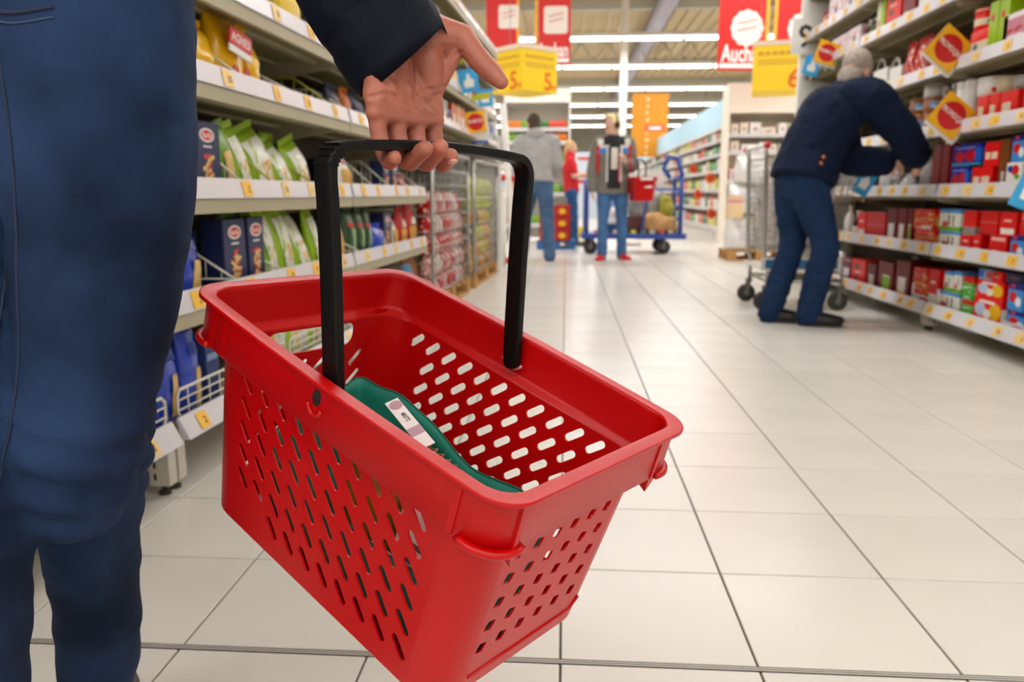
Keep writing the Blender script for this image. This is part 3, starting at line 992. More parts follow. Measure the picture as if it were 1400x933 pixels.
LEFT=[
 (1, 0.087, 0.129, 0.165, 0.383, 'tin', 'jar', 'dark green jar'),
 (1, 0.126, 0.246, 0.165, 0.419, 'pouch', 'bluepasta', 'royal blue pasta bag with clear window'),
 (1, 0.255, 0.369, 0.165, 0.408, 'pouch', 'bluepasta', 'royal blue pasta bag with shiny fold'),
 (1, 0.377, 0.459, 0.165, 0.372, 'carton', 'slate', 'slate blue pasta carton'),
 (1, 0.776, 0.968, 0.165, 0.372, 'pouch', 'greenwhite', 'white and lime bag behind wire guard, first'),
 (1, 0.975, 1.182, 0.165, 0.347, 'pouch', 'greenwhite', 'white and lime bag behind wire guard, second'),
 (1, 1.19, 1.377, 0.165, 0.326, 'pouch', 'greenwhite', 'white and lime bag behind wire guard, third'),
 (1, 1.387, 1.6, 0.165, 0.306, 'pouch', 'greenwhite', 'white and lime bag behind wire guard, fourth'),
 (1, 1.934, 2.322, 0.165, 0.425, 'bag', 'brown', 'brown bag'),
 (1, 2.368, 2.8, 0.165, 0.427, 'bag', 'brown', 'dark brown bag'),
 (1, 2.801, 3.142, 0.165, 0.414, 'bag', 'kraft', 'pale brown bag'),
 (2, 0.263, 0.423, 0.495, 0.69, 'pouch', 'bluepasta', 'royal blue pasta bag beside stacked cartons'),
 (2, 0.531, 0.691, 0.495, 0.702, 'carton', 'navypasta', 'navy pasta carton with white oval, nearer of two'),
 (2, 0.702, 0.831, 0.495, 0.704, 'carton', 'navypasta', 'navy pasta carton with white oval, farther of two'),
 (2, 0.857, 0.976, 0.495, 0.736, 'pouch', 'limewhite', 'lime and white pasta bag, leftmost standing'),
 (2, 0.989, 1.134, 0.495, 0.733, 'pouch', 'limewhite', 'lime and white pasta bag with green top fold'),
 (2, 1.141, 1.31, 0.495, 0.728, 'pouch', 'limewhite', 'lime and white pasta bag leaning beside black handle'),
 (2, 1.318, 1.427, 0.495, 0.72, 'pouch', 'limewhite', 'lime and white pasta bag behind black handle'),
 (2, 1.592, 1.711, 0.495, 0.708, 'pouch', 'cone', 'white and yellow bag seen past black handle'),
 (2, 1.732, 1.872, 0.495, 0.712, 'pouch', 'darkgreen', 'dark green bag with red stripe'),
 (2, 1.883, 1.999, 0.495, 0.702, 'pouch', 'darkgreen', 'dark green bag with red and pale label'),
 (2, 2.01, 2.109, 0.495, 0.696, 'pouch', 'darkgreen', 'dark green bag with pale green label'),
 (2, 2.307, 2.466, 0.495, 0.682, 'carton', 'navypasta', 'navy pasta carton behind a blue bag'),
 (2, 2.08, 2.276, 0.495, 0.62, 'pouch', 'bluepasta', 'small royal blue bag before a navy carton'),
 (2, 2.496, 2.653, 0.495, 0.661, 'pouch', 'cone', 'white bag with yellow base'),
 (2, 2.671, 2.841, 0.495, 0.686, 'pouch', 'redyellow', 'red and yellow bag'),
 (2, 2.86, 3.103, 0.495, 0.703, 'pouch', 'redyellow', 'red and yellow bag, end of the shelf'),
 (3, 0.393, 0.559, 0.795, 0.987, 'carton', 'navypasta', 'navy pasta carton with red oval, alone'),
 (3, 0.576, 0.685, 0.795, 0.972, 'pouch', 'greenclear', 'green clear bag behind wire divider'),
 (3, 0.691, 0.793, 0.795, 0.985, 'pouch', 'limewhite', 'lime bag with white peak'),
 (3, 0.799, 1.005, 0.795, 0.992, 'pouch', 'limewhite', 'lime and white bag with pale window'),
 (3, 1.009, 1.161, 0.795, 0.964, 'pouch', 'limewhite', 'lime bag sloping behind its white neighbour'),
 (3, 1.168, 1.345, 0.795, 0.972, 'pouch', 'limewhite', 'white and lime bag beside black handle'),
 (3, 1.647, 1.875, 0.795, 0.973, 'pouch', 'cone', 'white bag with ice cream cone shape'),
 (3, 2.329, 2.458, 0.795, 0.95, 'carton', 'navypasta', 'slim navy pasta carton, first of a pair'),
 (3, 2.487, 2.642, 0.795, 0.953, 'carton', 'navypasta', 'slim navy pasta carton, second of a pair'),
 (3, 2.67, 2.873, 0.795, 0.886, 'bag', 'redorange', 'small red bag'),
 (4, 0.449, 0.605, 1.11, 1.271, 'pouch', 'yellow', 'yellow bag behind a labelled yellow bag'),
 (4, 0.611, 0.812, 1.11, 1.33, 'pouch', 'yellow', 'yellow bag with red and white label'),
 (4, 0.814, 0.907, 1.11, 1.308, 'pouch', 'yellow', 'narrow yellow bag beside labelled one'),
 (4, 1.584, 1.728, 1.11, 1.232, 'bag', 'navy', 'dark blue bag'),
 (4, 1.747, 1.873, 1.11, 1.239, 'bag', 'orange', 'orange bag'),
 (4, 1.894, 2.054, 1.11, 1.245, 'bag', 'navy', 'dark blue bag, farther'),
]

RSH = {1: 'bottom shelf', 2: 'second shelf', 3: 'third shelf', 4: 'fourth shelf', 5: 'fifth shelf', 6: 'sixth shelf', 7: 'top shelf'}
placed = []
for (sh, ya, yb, z0, z1, kind, st, de) in sorted(RIGHT, key=lambda q: q[3]):
    top = None
    if kind != 'tray':
        if z0 > RS[sh] + .012:
            for (s2, a2, b2, t2) in placed:
                if s2 == sh and min(b2, yb) - max(a2, ya) > .3 * (yb - ya) and t2 < z0 + .06:
                    top = max(top or 0, t2)
            base = top if top else RS[sh] + .006
        else:
            base = RS[sh] + .001
        placed.append((sh, ya, yb, max(z1, base + .04)))
    else:
        base = RS[sh] + .0005
    h = max(z1 - base, .04)
    w_ = (yb - ya) * .95
    nm, cat = CATN[kind]
    if 'gift' not in de and kind == 'carton':
        nm, cat = ('chocolate_box', 'box') if ('box' in de) else ('gift_carton', 'carton')
    label = '%s, %s of the chocolate rack' % (de, RSH[sh])
    yc = (ya + yb) / 2
    loc = V((RX + .058, yc, base))
    if kind == 'carton':
        carton(nm, w_, .2 if w_ > .1 else .14, h, smat('brownplain' if de == 'plain brown carton' else st), label, cat, loc, -PI / 2)
    elif kind == 'bag':
        pouch(nm, w_, min(.1, w_ * .6), h, smat(st), label, cat, loc, -PI / 2, seed=int(ya * 1000))
    elif kind == 'giftbag':
        giftbag(nm, w_, .1, h, smat(st), label, cat, loc, -PI / 2)
    elif kind == 'tin':
        r = min(w_ / 2, .095)
        tin(nm, r, h, smat(st), label, cat, loc + V((r + .004, 0, 0)), None, mat('lid_copper', '#8a5a34', .35, .5) if st == 'kraft' else None)
    elif kind == 'bottle':
        r = min(w_ / 2, .045)
        bottle(nm, r, h, smat(st), label, cat, loc + V((r, 0, 0)))
    elif kind == 'tray':
        tray(nm, w_, .215, min(h, .05), label, loc + V((-.012, 0, 0)), -PI / 2)

# ---- left: pasta bags and cartons
M_blue = mat('bag_blue', '#2044b8', .25, coat=.4, bump=.25, bump_scale=30)
M_bluedk = mat('bag_blue_dark', '#15308a', .3)
M_pasta = mat('pasta_window', '#d9b168', .35, noise_amt=.25, noise_scale=60, coat=.3)
M_lime = mat('bag_lime', '#9cc21c', .3, coat=.3, bump=.2, bump_scale=30)
M_cream = mat('bag_cream', '#e4e3d2', .35, coat=.2)
M_yel = mat('bag_yellow', '#f9c000', .3, coat=.3, noise_amt=.08, noise_scale=10, bump=.2, bump_scale=25)
M_red = mat('print_red', '#c8322c', .5)
M_brightred = mat('logo_red', '#d3202a', .4)
M_ink_w = mat('white_ink', '#f1ece6', .5)
M_navy = mat('carton_navy', '#1d2752', .4)
M_green = mat('bag_dark_green', '#1f4a26', .3, coat=.3)
M_cone = mat('cone_gold', '#d9a441', .5)
M_pink = mat('print_pink', '#d78a94', .5)
PST = {
    'bluepasta': (M_blue, [('clear_window', -.1, .75, .05, .5, M_pasta, .55), ('name_patch', -.2, .7, .66, .8, M_bluedk, 0)]),
    'greenwhite': (M_cream, [('lime_stripe', -.9, -.45, 0, .93, M_lime, .3), ('clear_window', -.2, .25, .1, .8, M_pasta, .2)]),
    'limewhite': (M_lime, [('white_front', -.5, .95, .03, .84, M_cream, -.3), ('clear_window', -.1, .7, .05, .42, M_pasta, -.3), ('lime_flash', -.62, -.42, .2, .9, M_lime, .6)]),
    'greenclear': (mat('bag_mid_green', '#6f9a2a', .3, coat=.3), [('clear_window', -.5, .5, .1, .6, M_pasta, 0)]),
    'cone': (M_cream, [('cone_print', -.55, .65, .02, .55, M_cone, 0), ('pink_print', -.3, .4, .66, .8, M_pink, 0)]),
    'darkgreen': (M_green, [('red_stripe', -.8, .8, .62, .7, M_red, 0), ('pale_label', -.1, .6, .15, .58, mat('label_pale_green', '#a9c28a', .5), 0)]),
    'redyellow': (M_red, [('yellow_front', -.7, .7, .04, .45, M_cone, 0), ('white_patch', -.4, .5, .5, .7, M_cream, 0)]),
    'yellow': (M_yel, []),
    'redorange': (smat('redorange'), []), 'navy': (mat('bag_navy', '#1a2140', .4), []), 'orange': (smat('orange'), []), 'brown': (smat('brown'), []), 'kraft': (smat('kraft'), []),
}
def pasta_carton(w, d, h, label, loc, rz, group=None):
    o = carton('pasta_carton', w, d, h, M_navy, label, 'carton', loc, rz, group)
    k = min(w, .12)
    mb = MB().use(M_ink_w).slab(oval(0, h * .80, k * .36, h * .105), frame((0, -.0002, 0)), .0008)
    mb.use(M_brightred).slab(oval(0, h * .80, k * .29, h * .078), frame((0, -.001, 0)), .0006)
    mb.use(M_ink_w)
    add_text(mb, 'Barilla', frame((0, -.0018, h * .80)), k * .44)
    mb.build('oval_logo', None, o)
    mb = MB().use(M_ink_w)
    for q in range(5):
        mb.slab([(-k * .2 + q * k * .085, h * .615), (-k * .2 + q * k * .085 + k * .06, h * .615), (-k * .2 + q * k * .085 + k * .06, h * .645), (-k * .2 + q * k * .085, h * .645)], frame((0, -.0002, 0)), .0006)
    mb.build('small_print', None, o)
    rnd = random.Random(int(loc[1] * 1000))
    mb = MB()
    for q in range(13):
        mb.use(M_pasta if q % 4 else M_red)
        a = rnd.uniform(-.9, .9)
        zz = h * (.08 + .44 * q / 13)
        xx = k * (.0 + rnd.uniform(-.16, .16) * (.4 + q / 13))
        l_, b_ = k * .16, k * .05
        ca, sa = math.cos(a), math.sin(a)
        mb.slab([(xx + ca * l_ * px_ - sa * b_ * pz_, zz + sa * l_ * px_ + ca * b_ * pz_) for px_, pz_ in ((-1, -1), (1, -1), (1.2, 0), (1, 1), (-1, 1))], frame((0, -.0002 - .00006 * q, 0)), .0006)
    mb.build('pasta_picture', None, o)
    return o
SLANT = []
for i, (sh, sa, sb, z0, z1, kind, st, de) in enumerate(LEFT):
    z0 = LSH[sh]
    s, w_ = (sa + sb) / 2, (sb - sa) * .94
    h = z1 - z0
    label = de if ('shelf' in de) else '%s, %s of the pasta rack' % (de, RSH[sh])
    dd = .055
    if 'small royal' in de:
        dd = .02
    loc = lp(s, dd, z0 + .001)
    if kind == 'carton' and st == 'navypasta':
        pasta_carton(w_, .075 if w_ > .1 else .06, h, label, loc, LRZ)
    elif kind == 'carton':
        carton('pasta_carton', w_, .2, h, smat(st), label, 'carton', loc, LRZ)
    elif kind == 'tin':
        tin('jar', min(w_ / 2, .04), h, smat(st), label, 'jar', loc + LN * .05)
    else:
        m, pt = PST[st]
        lean = {'limewhite': -.12, 'greenwhite': -.08, 'cone': -.1}.get(st, 0.)
        if 'leaning' in de or 'sloping' in de:
            lean = -.3
        pouch('pasta_bag' if kind == 'pouch' else 'packet', w_, min(.1, max(.05, w_ * .55)) if st != 'yellow' else .13, h * (1 if lean > -.2 else 1.05), m, label, 'bag', loc, LRZ, None, pt, lean, None, i)
        if st in ('limewhite', 'greenclear'):
            SLANT.append((label, -.30 if sh == 3 else -.13))
        if 'labelled' not in de and 'red and white label' in de:
            o = bpy.data.objects[[k for k in bpy.data.objects.keys() if k.startswith('pasta_bag') and bpy.data.objects[k].get('label') == label][0]]
            Mx = frame((-.012, -.014, h * .64), 0, 0, .12)
            mb = MB().use(M_brightred).slab([(-.075, -.025), (.075, -.025), (.075, .026), (-.075, .026)], Mx, .006)
            mb.use(M_ink_w)
            add_text(mb, 'AGNESI', Mx @ Matrix.Translation((0, -.0065, 0)), .128)
            mb.build('brand_label', None, o)
            MB().use(M_ink_w).slab([(-.075, -.048), (.075, -.048), (.075, -.028), (-.075, -.028)], Mx, .0055).build('white_strip', None, o)
            for q in (-1, 1):
                MB().use(M_red).slab(oval(q * .04, h * .2, .02, .022), frame((0, -.008, 0)), .004).build('round_print', None, o)
for ob in list(COL.objects):
    for lb_, sl_ in SLANT:
        if ob.get('label') == lb_:
            ob.rotation_euler[1] = sl_
            ob.location.z += abs(math.sin(sl_)) * .05
# more yellow bags: one lying on top, one behind, as seen at the jeans
pouch('pasta_bag', .26, .12, .11, M_yel, 'yellow bag lying on top of the labelled yellow bag', 'bag', lp(.68, .07, LSH[4] + .232), LRZ, None, [('barcode_patch', -.25, .1, .3, .75, M_ink_w, 0)], 0, None, 91)
pouch('pasta_bag', .16, .12, .2, M_yel, 'yellow bag against the jeans, fourth shelf of the pasta rack', 'bag', lp(.33, .06, LSH[4] + .001), LRZ, None, [], 0, None, 92)
o = pouch('crisp_bag', .22, .1, .2, mat('bag_gold', '#e8c012', .35), 'yellow bag with a green base edge on the fifth shelf', 'bag', lp(1.2, .05, LSH[5] + .001), LRZ, None, [('green_base', -.97, .97, 0, .14, mat('bag_green_base', '#12803a', .4), 0)], 0, None, 93)
for k in range(5):
    carton('pasta_carton', .135, .3, .034, M_navy, 'flat navy pasta carton, %s from the bottom of the lying stack' % ORD[k], 'carton', lp(.445, .13, LSH[2] + .001 + k * .0355), LRZ, 'stack of lying navy cartons')
# back rows that fill the depth of the left shelves
rnd = random.Random(5)
for sh, s0, s1, h, m, nm in ((2, .88, 1.42, .2, M_lime, 'lime bag'), (3, .72, 1.5, .2, M_lime, 'lime bag'), (2, 1.74, 2.1, .18, M_green, 'dark green bag')):
    n = int((s1 - s0) / .18)
    for k in range(n):
        pouch('pasta_bag', .16, .09, h * rnd.uniform(.9, 1.05), m, '%s in the back row, %s along, %s of the pasta rack' % (nm, ORD[k], RSH[sh]), 'bag', lp(s0 + .09 + .18 * k, .22, LSH[sh] + .001), LRZ, 'back row of bags', (), 0, None, 200 + k + sh * 10)
for sh, s0, n in ((3, 2.0, 2), (4, 2.2, 4)):
    for k in range(n):
        carton('pasta_carton', .12, .2, .15, M_navy, 'navy carton in the back row, %s along, %s of the pasta rack' % (ORD[k], RSH[sh]), 'carton', lp(s0 + .14 * k, .2, LSH[sh] + .001), LRZ, 'back row of navy cartons')
# goods on the upper racks above the cages: white, blue, yellow and orange packs
PAL = [('white', '#dcd9d0'), ('blue', '#2d5fae'), ('yellow', '#e2b93a'), ('orange', '#d9772e'), ('pale green', '#b4c489'), ('brown', '#6b4a30'), ('grey', '#9a9790'), ('dark blue', '#1f2f66')]
for sh, z in enumerate((1.265, 1.555, 1.855)):
    s = 3.2
    k = 0
    while s < 6.2:
        w_ = rnd.uniform(.13, .24)
        cn, hx = PAL[rnd.randrange(len(PAL))]
        m = print_mat('pack_' + cn.replace(' ', '_'), hx, [('rect', .15, .8, .3, .6, '#e9e4da' if cn != 'white' else '#b9a24a')])
        if rnd.random() < .8 and not (sh == 0 and s < 3.6):
            carton('grocery_pack', w_ * .92, .2, rnd.uniform(.13, .2), m, '%s pack above the wire cages, %s along the %s shelf from below' % (cn, ORD[k], ORD[sh]), 'pack', lp(s + w_ / 2, .06, z), LRZ, 'packs above the wire cages')
            k += 1
        s += w_

# ------------------------------------------------------------------ cards and promotion signs
M_pyel = mat('card_yellow', '#f3b410', .45)
M_pred = mat('card_red', '#c8101a', .45)
M_cblue = mat('card_blue', '#35a3dc', .4)
M_clip = mat('card_clip', '#e7e4e0', .3)

def promo(label, loc, side, ang, yaw=0.):
    """square yellow card with a red disc, standing out from a price rail; ang = turn in its own plane"""
    t = thing('promotion_card', label, 'promotion card', loc, yaw, 'promotion cards on the shelf rails')
    F0 = Matrix.Rotation(ang, 4, 'Y')
    h = side / 2
    sq = [(-h, -h), (h, -h), (h, h), (-h, h)]
    MB().use(M_pyel).slab(sq, F0, .003).build('yellow_card', None, t)
    MB().use(M_clip).slab([(-h + .006, -h - .016), (h + .016, -h - .016), (h + .016, h - .02), (-h + .006, h - .02)], F0 @ Matrix.Translation((0, .008, 0)), .002).build('white_backing', None, t)
    MB().use(M_pred).slab(oval(0, 0, side * .40, side * .40, 32), F0 @ Matrix.Translation((0, -.0031, 0)), .0008).build('red_disc', None, t)
    mb = MB().use(M_ink_w)
    add_text(mb, 'PROMOCJA', F0 @ Matrix.Translation((0, -.0046, .004)), side * .74, side * .2)
    mb.build('lettering', None, t)
    MB().use(M_clip).tube([(0, .01, -h), (0, .02, -h - .05)], .006, 6).build('card_clip', None, t)
    return t
promo('yellow promotion card with red disc, lower of two before the copper tins', (2.045, 4.48, 1.19), .185, math.radians(38))
promo('yellow promotion card with red disc, upper of two beside the red tins', (2.045, 4.59, 1.55), .185, math.radians(40))
promo('yellow promotion card with red disc above the bending man', (2.045, 6.66, 1.875), .17, math.radians(18))
promo('yellow promotion card with red disc on the pasta side', lp(4.62, -.06, 1.345), .165, math.radians(-9))

def blue_card(label, loc, w_, h_, ang, yaw=0.):
    t = thing('shelf_card', label, 'shelf card', loc, yaw, 'blue cards on the shelf rails')
    F0 = Matrix.Rotation(ang, 4, 'Y')
    MB().use(M_cblue).slab([(-w_ / 2, -h_ / 2), (w_ / 2, -h_ / 2), (w_ / 2, h_ / 2), (-w_ / 2, h_ / 2)], F0, .003).build('blue_card', None, t)
    mb = MB().use(M_ink_w)
    Mx = F0 @ Matrix.Translation((0, -.0032, 0))
    mb.slab([(-w_ * .22, -h_ * .28), (w_ * .25, -h_ * .28), (w_ * .28, 0), (w_ * .12, h_ * .1), (w_ * .05, h_ * .3), (-w_ * .06, h_ * .3), (-w_ * .06, h_ * .08), (-w_ * .24, 0)], Mx, .001)
    mb.build('hand_print', None, t)
    MB().use(M_clip).tube([(0, .004, -h_ / 2), (0, .012, -h_ / 2 - .04)], .005, 6).build('card_clip', None, t)
blue_card('small blue card with white print left of the bending man', (2.03, 7.0, 1.83), .13, .16, math.radians(12))
blue_card('blue card with white print under the bending man arms', (2.04, 5.62, .87), .12, .2, math.radians(28))
blue_card('blue card at the frame edge on the third shelf of the chocolate rack', (2.03, 3.65, .80), .12, .18, math.radians(22))
blue_card('blue card above the thumb on the pasta side', lp(4.2, -.06, 1.84), .13, .16, math.radians(-5))
blue_card('blue card left of the thumb, with white print', lp(4.3, -.06, 1.615), .15, .17, math.radians(-8))
blue_card('blue card under the thumb tip, with white print', lp(5.1, -.06, 1.585), .14, .14, math.radians(-4))
t = thing('shelf_card', 'white and blue card below the red promotion card', 'shelf card', lp(4.9, -.05, 1.255), 0)
MB().use(M_ink_w).slab(oval(0, 0, .08, .07), frame((0, 0, 0)), .003).build('white_card', None, t)
MB().use(mat('card_navy', '#2b56a8', .4)).slab([(-.08, -.06), (.08, -.06), (.07, -.035), (-.07, -.035)], frame((0, -.0032, 0)), .001).build('blue_edge', None, t)
for k, (s, z) in enumerate(((4.3, 1.76), (4.75, 1.54))):
    t = thing('shelf_strip', 'lime yellow strip card by the thumb, %s' % ('upper' if k == 0 else 'lower'), 'shelf card', lp(s, -.05, z), 0)
    MB().use(mat('strip_lime', '#b9b82a', .4)).slab([(-.11, -.03), (.11, .0), (.11, .05), (-.11, .02)], frame((0, 0, 0)), .003).build('strip_card', None, t)
    MB().use(M_clip).tube([(0, .003, -.02), (0, .02, -.06)], .005, 6).build('card_clip', None, t)

# small white card with a dark figure on the end panel
t = thing('aisle_sign', 'small white sign with dark figure on the white end panel', 'sign', (2.12, 7.48, 2.14))
MB().use(M_white).slab([(-.14, -.14), (.1, -.14), (.1, .16), (-.14, .16)], frame((0, 0, 0)), .006).build('sign_board', None, t)
mb = MB().use(M_ink)
add_text(mb, '9', frame((-.02, -.0065, .01)), None, .2)
mb.build('lettering', None, t)

# ------------------------------------------------------------------ hanging signs and banners
M_banner = mat('banner_red', '#c8130d', .6)
M_bedge = mat('banner_edge', '#e8a21e', .6)
M_badge = mat('badge_white', '#e3d5ca', .6)
M_wirec = mat('cable', '#8a8780', .4, .5)

def banner(label, cx, y, w_, z0, z1, badge, txt, yaw=0., edges=(0, 1)):
    t = thing('hanging_banner', label, 'banner', (cx, y, 0), yaw, 'red hanging banners')
    MB().use(M_banner).box(-w_ / 2, w_ / 2, 0, .006, z0, z1).build('banner_cloth', None, t)
    for sx, on in zip((-1, 1), edges):
        if on:
            x0, x1 = sorted((sx * w_ / 2, sx * (w_ / 2 - .045)))
            MB().use(M_bedge).box(x0, x1, -.002, 0, z0, z1).build('edge_stripe', None, t)
    bx, bz, br, kind = badge
    if kind == 'disc':
        pts = [(bx + br * (1 + .035 * math.cos(12 * a)) * math.cos(a), bz + br * 1.06 * (1 + .035 * math.cos(12 * a)) * math.sin(a)) for a in [2 * PI * k / 72 for k in range(72)]]
    else:
        q = br * .25
        pts = []
        for cx_, cz_, a0 in ((br - q, br * 1.1 - q, 0), (-br + q, br * 1.1 - q, 90), (-br + q, -br * 1.1 + q, 180), (br - q, -br * 1.1 + q, 270)):
            pts += [(bx + cx_ + q * math.cos(math.radians(a0 + 22.5 * i)), bz + cz_ + q * math.sin(math.radians(a0 + 22.5 * i))) for i in range(5)]
    MB().use(M_badge).slab(pts, frame((0, -.003, 0)), .003).build('white_badge', None, t)
    for k in range(2):
        mb = MB().use(mat('badge_print', '#c98f83', .6))
        for j in range(5):
            x0 = bx - br * .6 + j * br * .25
            z0_ = bz + br * (.18 - .42 * k) + j * .012
            mb.slab([(x0, z0_), (x0 + br * .2, z0_ + .01), (x0 + br * .2, z0_ + br * .2), (x0, z0_ + br * .18)], frame((0, -.0065, 0)), .001)
        mb.build('badge_lettering', None, t)
    if txt:
        mb = MB().use(M_ink_w)
        add_text(mb, txt, frame((0, -.004, z0 + .24)), w_ * .86, .24)
        mb.box(-w_ * .46, w_ * .46, -.004, -.002, z0 + .04, z0 + .1)
        mb.build('lettering', None, t)
    MB().use(M_white).tube([(-w_ / 2 - .02, .003, z1), (w_ / 2 + .02, .003, z1)], .014, 8).build('top_rod', None, t)
    for sx in (-1, 1):
        MB().use(M_wirec).tube([(sx * w_ * .4, .003, z1), (sx * w_ * .4, .003, 5.95)], .004, 5).build('hanging_wire', None, t)
banner('red banner with white rounded badge, left of the pair above the yellow cube', -1.09, 14.0, .56, 2.94, 4.9, (.10, 3.72, .17, 'sq'), None, 0, (0, 1))
banner('red banner with white rounded badge, right of the pair above the yellow cube', -.245, 14.0, .60, 2.94, 4.9, (.05, 3.66, .2, 'sq'), 'Auchan', 0, (1, 0))
banner('red banner with white scalloped badge above the yellow sign, nearer the orange banner', 2.50, 12.0, .72, 2.52, 4.5, (.05, 3.10, .23, 'disc'), 'Auchan', .1, (0, 1))
banner('narrow strip of red banner beside the white end panel', 3.24, 12.1, .6, 2.52, 4.5, (.1, 3.1, .2, 'disc'), None, .1, (1, 0))
t = thing('hanging_banner', 'orange hanging banner with red label far down the hall', 'banner', (2.54, 25.0, 0))
MB().use(mat('banner_orange', '#d48a12', .6)).box(-.55, .55, 0, .01, 1.9, 3.78).build('banner_cloth', None, t)
MB().use(mat('label_vermilion', '#f0603a', .5)).box(-.16, .46, -.01, 0, 2.66, 2.86).build('red_label', None, t)
mb = MB().use(M_ink_w)
mb.box(-.02, .34, -.012, -.01, 2.72, 2.8)
mb.build('label_print', None, t)
for k in range(9):
    mb = MB().use(mat('banner_pale', '#e8c38a', .6)).box(-.13 + .02 * (k % 2), -.06 + .02 * (k % 3), -.002, 0, 1.96 + k * .2, 2.06 + k * .2)
    mb.build('pale_letter', None, t)
for sx in (-.4, .4):
    MB().use(M_wirec).tube([(sx, .005, 3.78), (sx, .005, 5.95)], .006, 5).build('hanging_wire', None, t)

M_cube = mat('cube_yellow', '#ffd608', .45)
M_cubeo = mat('cube_orange', '#f0640c', .5)
M_cubeb = mat('cube_brown', '#d99c16', .5)
def price_cube(label, loc, side, h, yaw, digits):
    t = thing('hanging_price_cube', label, 'hanging sign', loc, yaw)
    a = side / 2
    box_obj('cube_shell', M_cube, t, -a, a, -a, a, 0, h, .006, 1)
    MB().use(mat('cube_rim', '#f0dcc8', .4)).box(-a - .01, a + .01, -a - .01, a + .01, h, h + .05).build('top_rim', None, t)
    for k, rz in enumerate((0, PI / 2, PI, -PI / 2)):
        Mx = Matrix.Rotation(rz, 4, 'Z') @ Matrix.Translation((0, -a - .001, 0))
        mb = MB().use(M_cubeb)
        x = -.42
        for q in range(7):
            mb.slab([(side * x, h * .78), (side * (x + .09), h * .78), (side * (x + .09), h * .86), (side * x, h * .86)], Mx, .001)
            x += .12
        for q in range(2):
            mb.slab([(-side * .42, h * (.58 + .07 * q)), (side * .42, h * (.58 + .07 * q)), (side * .42, h * (.61 + .07 * q)), (-side * .42, h * (.61 + .07 * q))], Mx, .001)
        mb.build('text_rows', None, t)
        mb = MB().use(M_cubeo)
        add_text(mb, digits[0], Mx @ Matrix.Translation((side * .22, -.0015, h * .26)), None, h * .44)
        add_text(mb, digits[1], Mx @ Matrix.Translation((side * .40, -.0015, h * .12)), None, h * .14)
        mb.build('price_digits', None, t)
    for sx in (-1, 1):
        MB().use(M_wirec).tube([(sx * a * .8, 0, h + .05), (sx * a * .8, 0, 5.95 - loc[2])], .004, 5).build('hanging_wire', None, t)
price_cube('yellow hanging price cube over the end shelf, turned on its corner', (-.51, 9.85, 1.965), .56, .47, PI / 4, ('5', '99'))
price_cube('yellow hanging price cube over the white end unit, by the chocolate rack', (2.62, 10.3, 2.0), .66, .52, math.radians(-12), ('6', '99'))

# ------------------------------------------------------------------ wire cages on pallets, pasta side
M_wood = mat('pallet_wood', '#b98a4e', .8, noise_amt=.15, noise_scale=12)
def pallet(label, O, rz, w_, d_, group=None):
    t = thing('wooden_pallet', label, 'pallet', O, rz, group)
    for x in (0, w_ / 2 - .05, w_ - .1):
        for y in (0, d_ / 2 - .05, d_ - .1):
            box_obj('pallet_block', M_wood, t, x, x + .1, y, y + .1, .02, .10, .003)
    for y in (0, d_ / 2 - .05, d_ - .1):
        box_obj('skid_board', M_wood, t, 0, w_, y, y + .1, 0, .02, .002)
    n = 7
    for k in range(n):
        x = k * (w_ - .1) / (n - 1)
        box_obj('deck_board', M_wood, t, x, x + .1, 0, d_, .10, .12, .002)
    return t
def cage(label, O, rz, w_, d_, h):
    t = thing('wire_cage', label, 'wire cage', O, rz, 'wire cages on pallets')
    for x in (0, w_):
        for y in (0, d_):
            MB().use(M_grey).tube([(x, y, 0), (x, y, h)], .014, 8).build('cage_post', None, t)
    def panel(a, b, nm):
        a, b = V(a), V(b)
        mb = MB().use(M_grey)
        L_ = (b - a).length
        for k in range(int(h / .1) + 1):
            z = min(.02 + k * .1, h)
            mb.tube([a + V((0, 0, z)), b + V((0, 0, z))], .0035 if k % 3 else .006, 5)
        n = int(L_ / .1)
        for k in range(1, n):
            p = a.lerp(b, k / n)
            mb.tube([p + V((0, 0, .02)), p + V((0, 0, h))], .0035, 5)
        mb.build(nm, None, t)
    panel((0, 0, 0), (0, d_, 0), 'end_mesh')
    panel((w_, 0, 0), (w_, d_, 0), 'end_mesh')
    panel((0, 0, 0), (w_, 0, 0), 'front_mesh')
    panel((0, d_, 0), (w_, d_, 0), 'back_mesh')
    mb = MB().use(M_grey)
    mb.tube([(0, -.01, h - .1), (.03, -.01, h), (w_ - .03, -.01, h), (w_, -.01, h - .1)], .014, 8)
    mb.build('top_rail', None, t)
    return t
CG = [(3.15, 1.3), (4.72, 1.35)]
rnd = random.Random(9)
CP = [[('red', '#c4252a'), ('white', '#dcd6d2'), ('crimson', '#a5141c'), ('pale pink', '#dcb4b0')], [('yellow', '#dba320'), ('lime', '#b5c832'), ('navy', '#2b2c40'), ('orange', '#d98a2c')]]
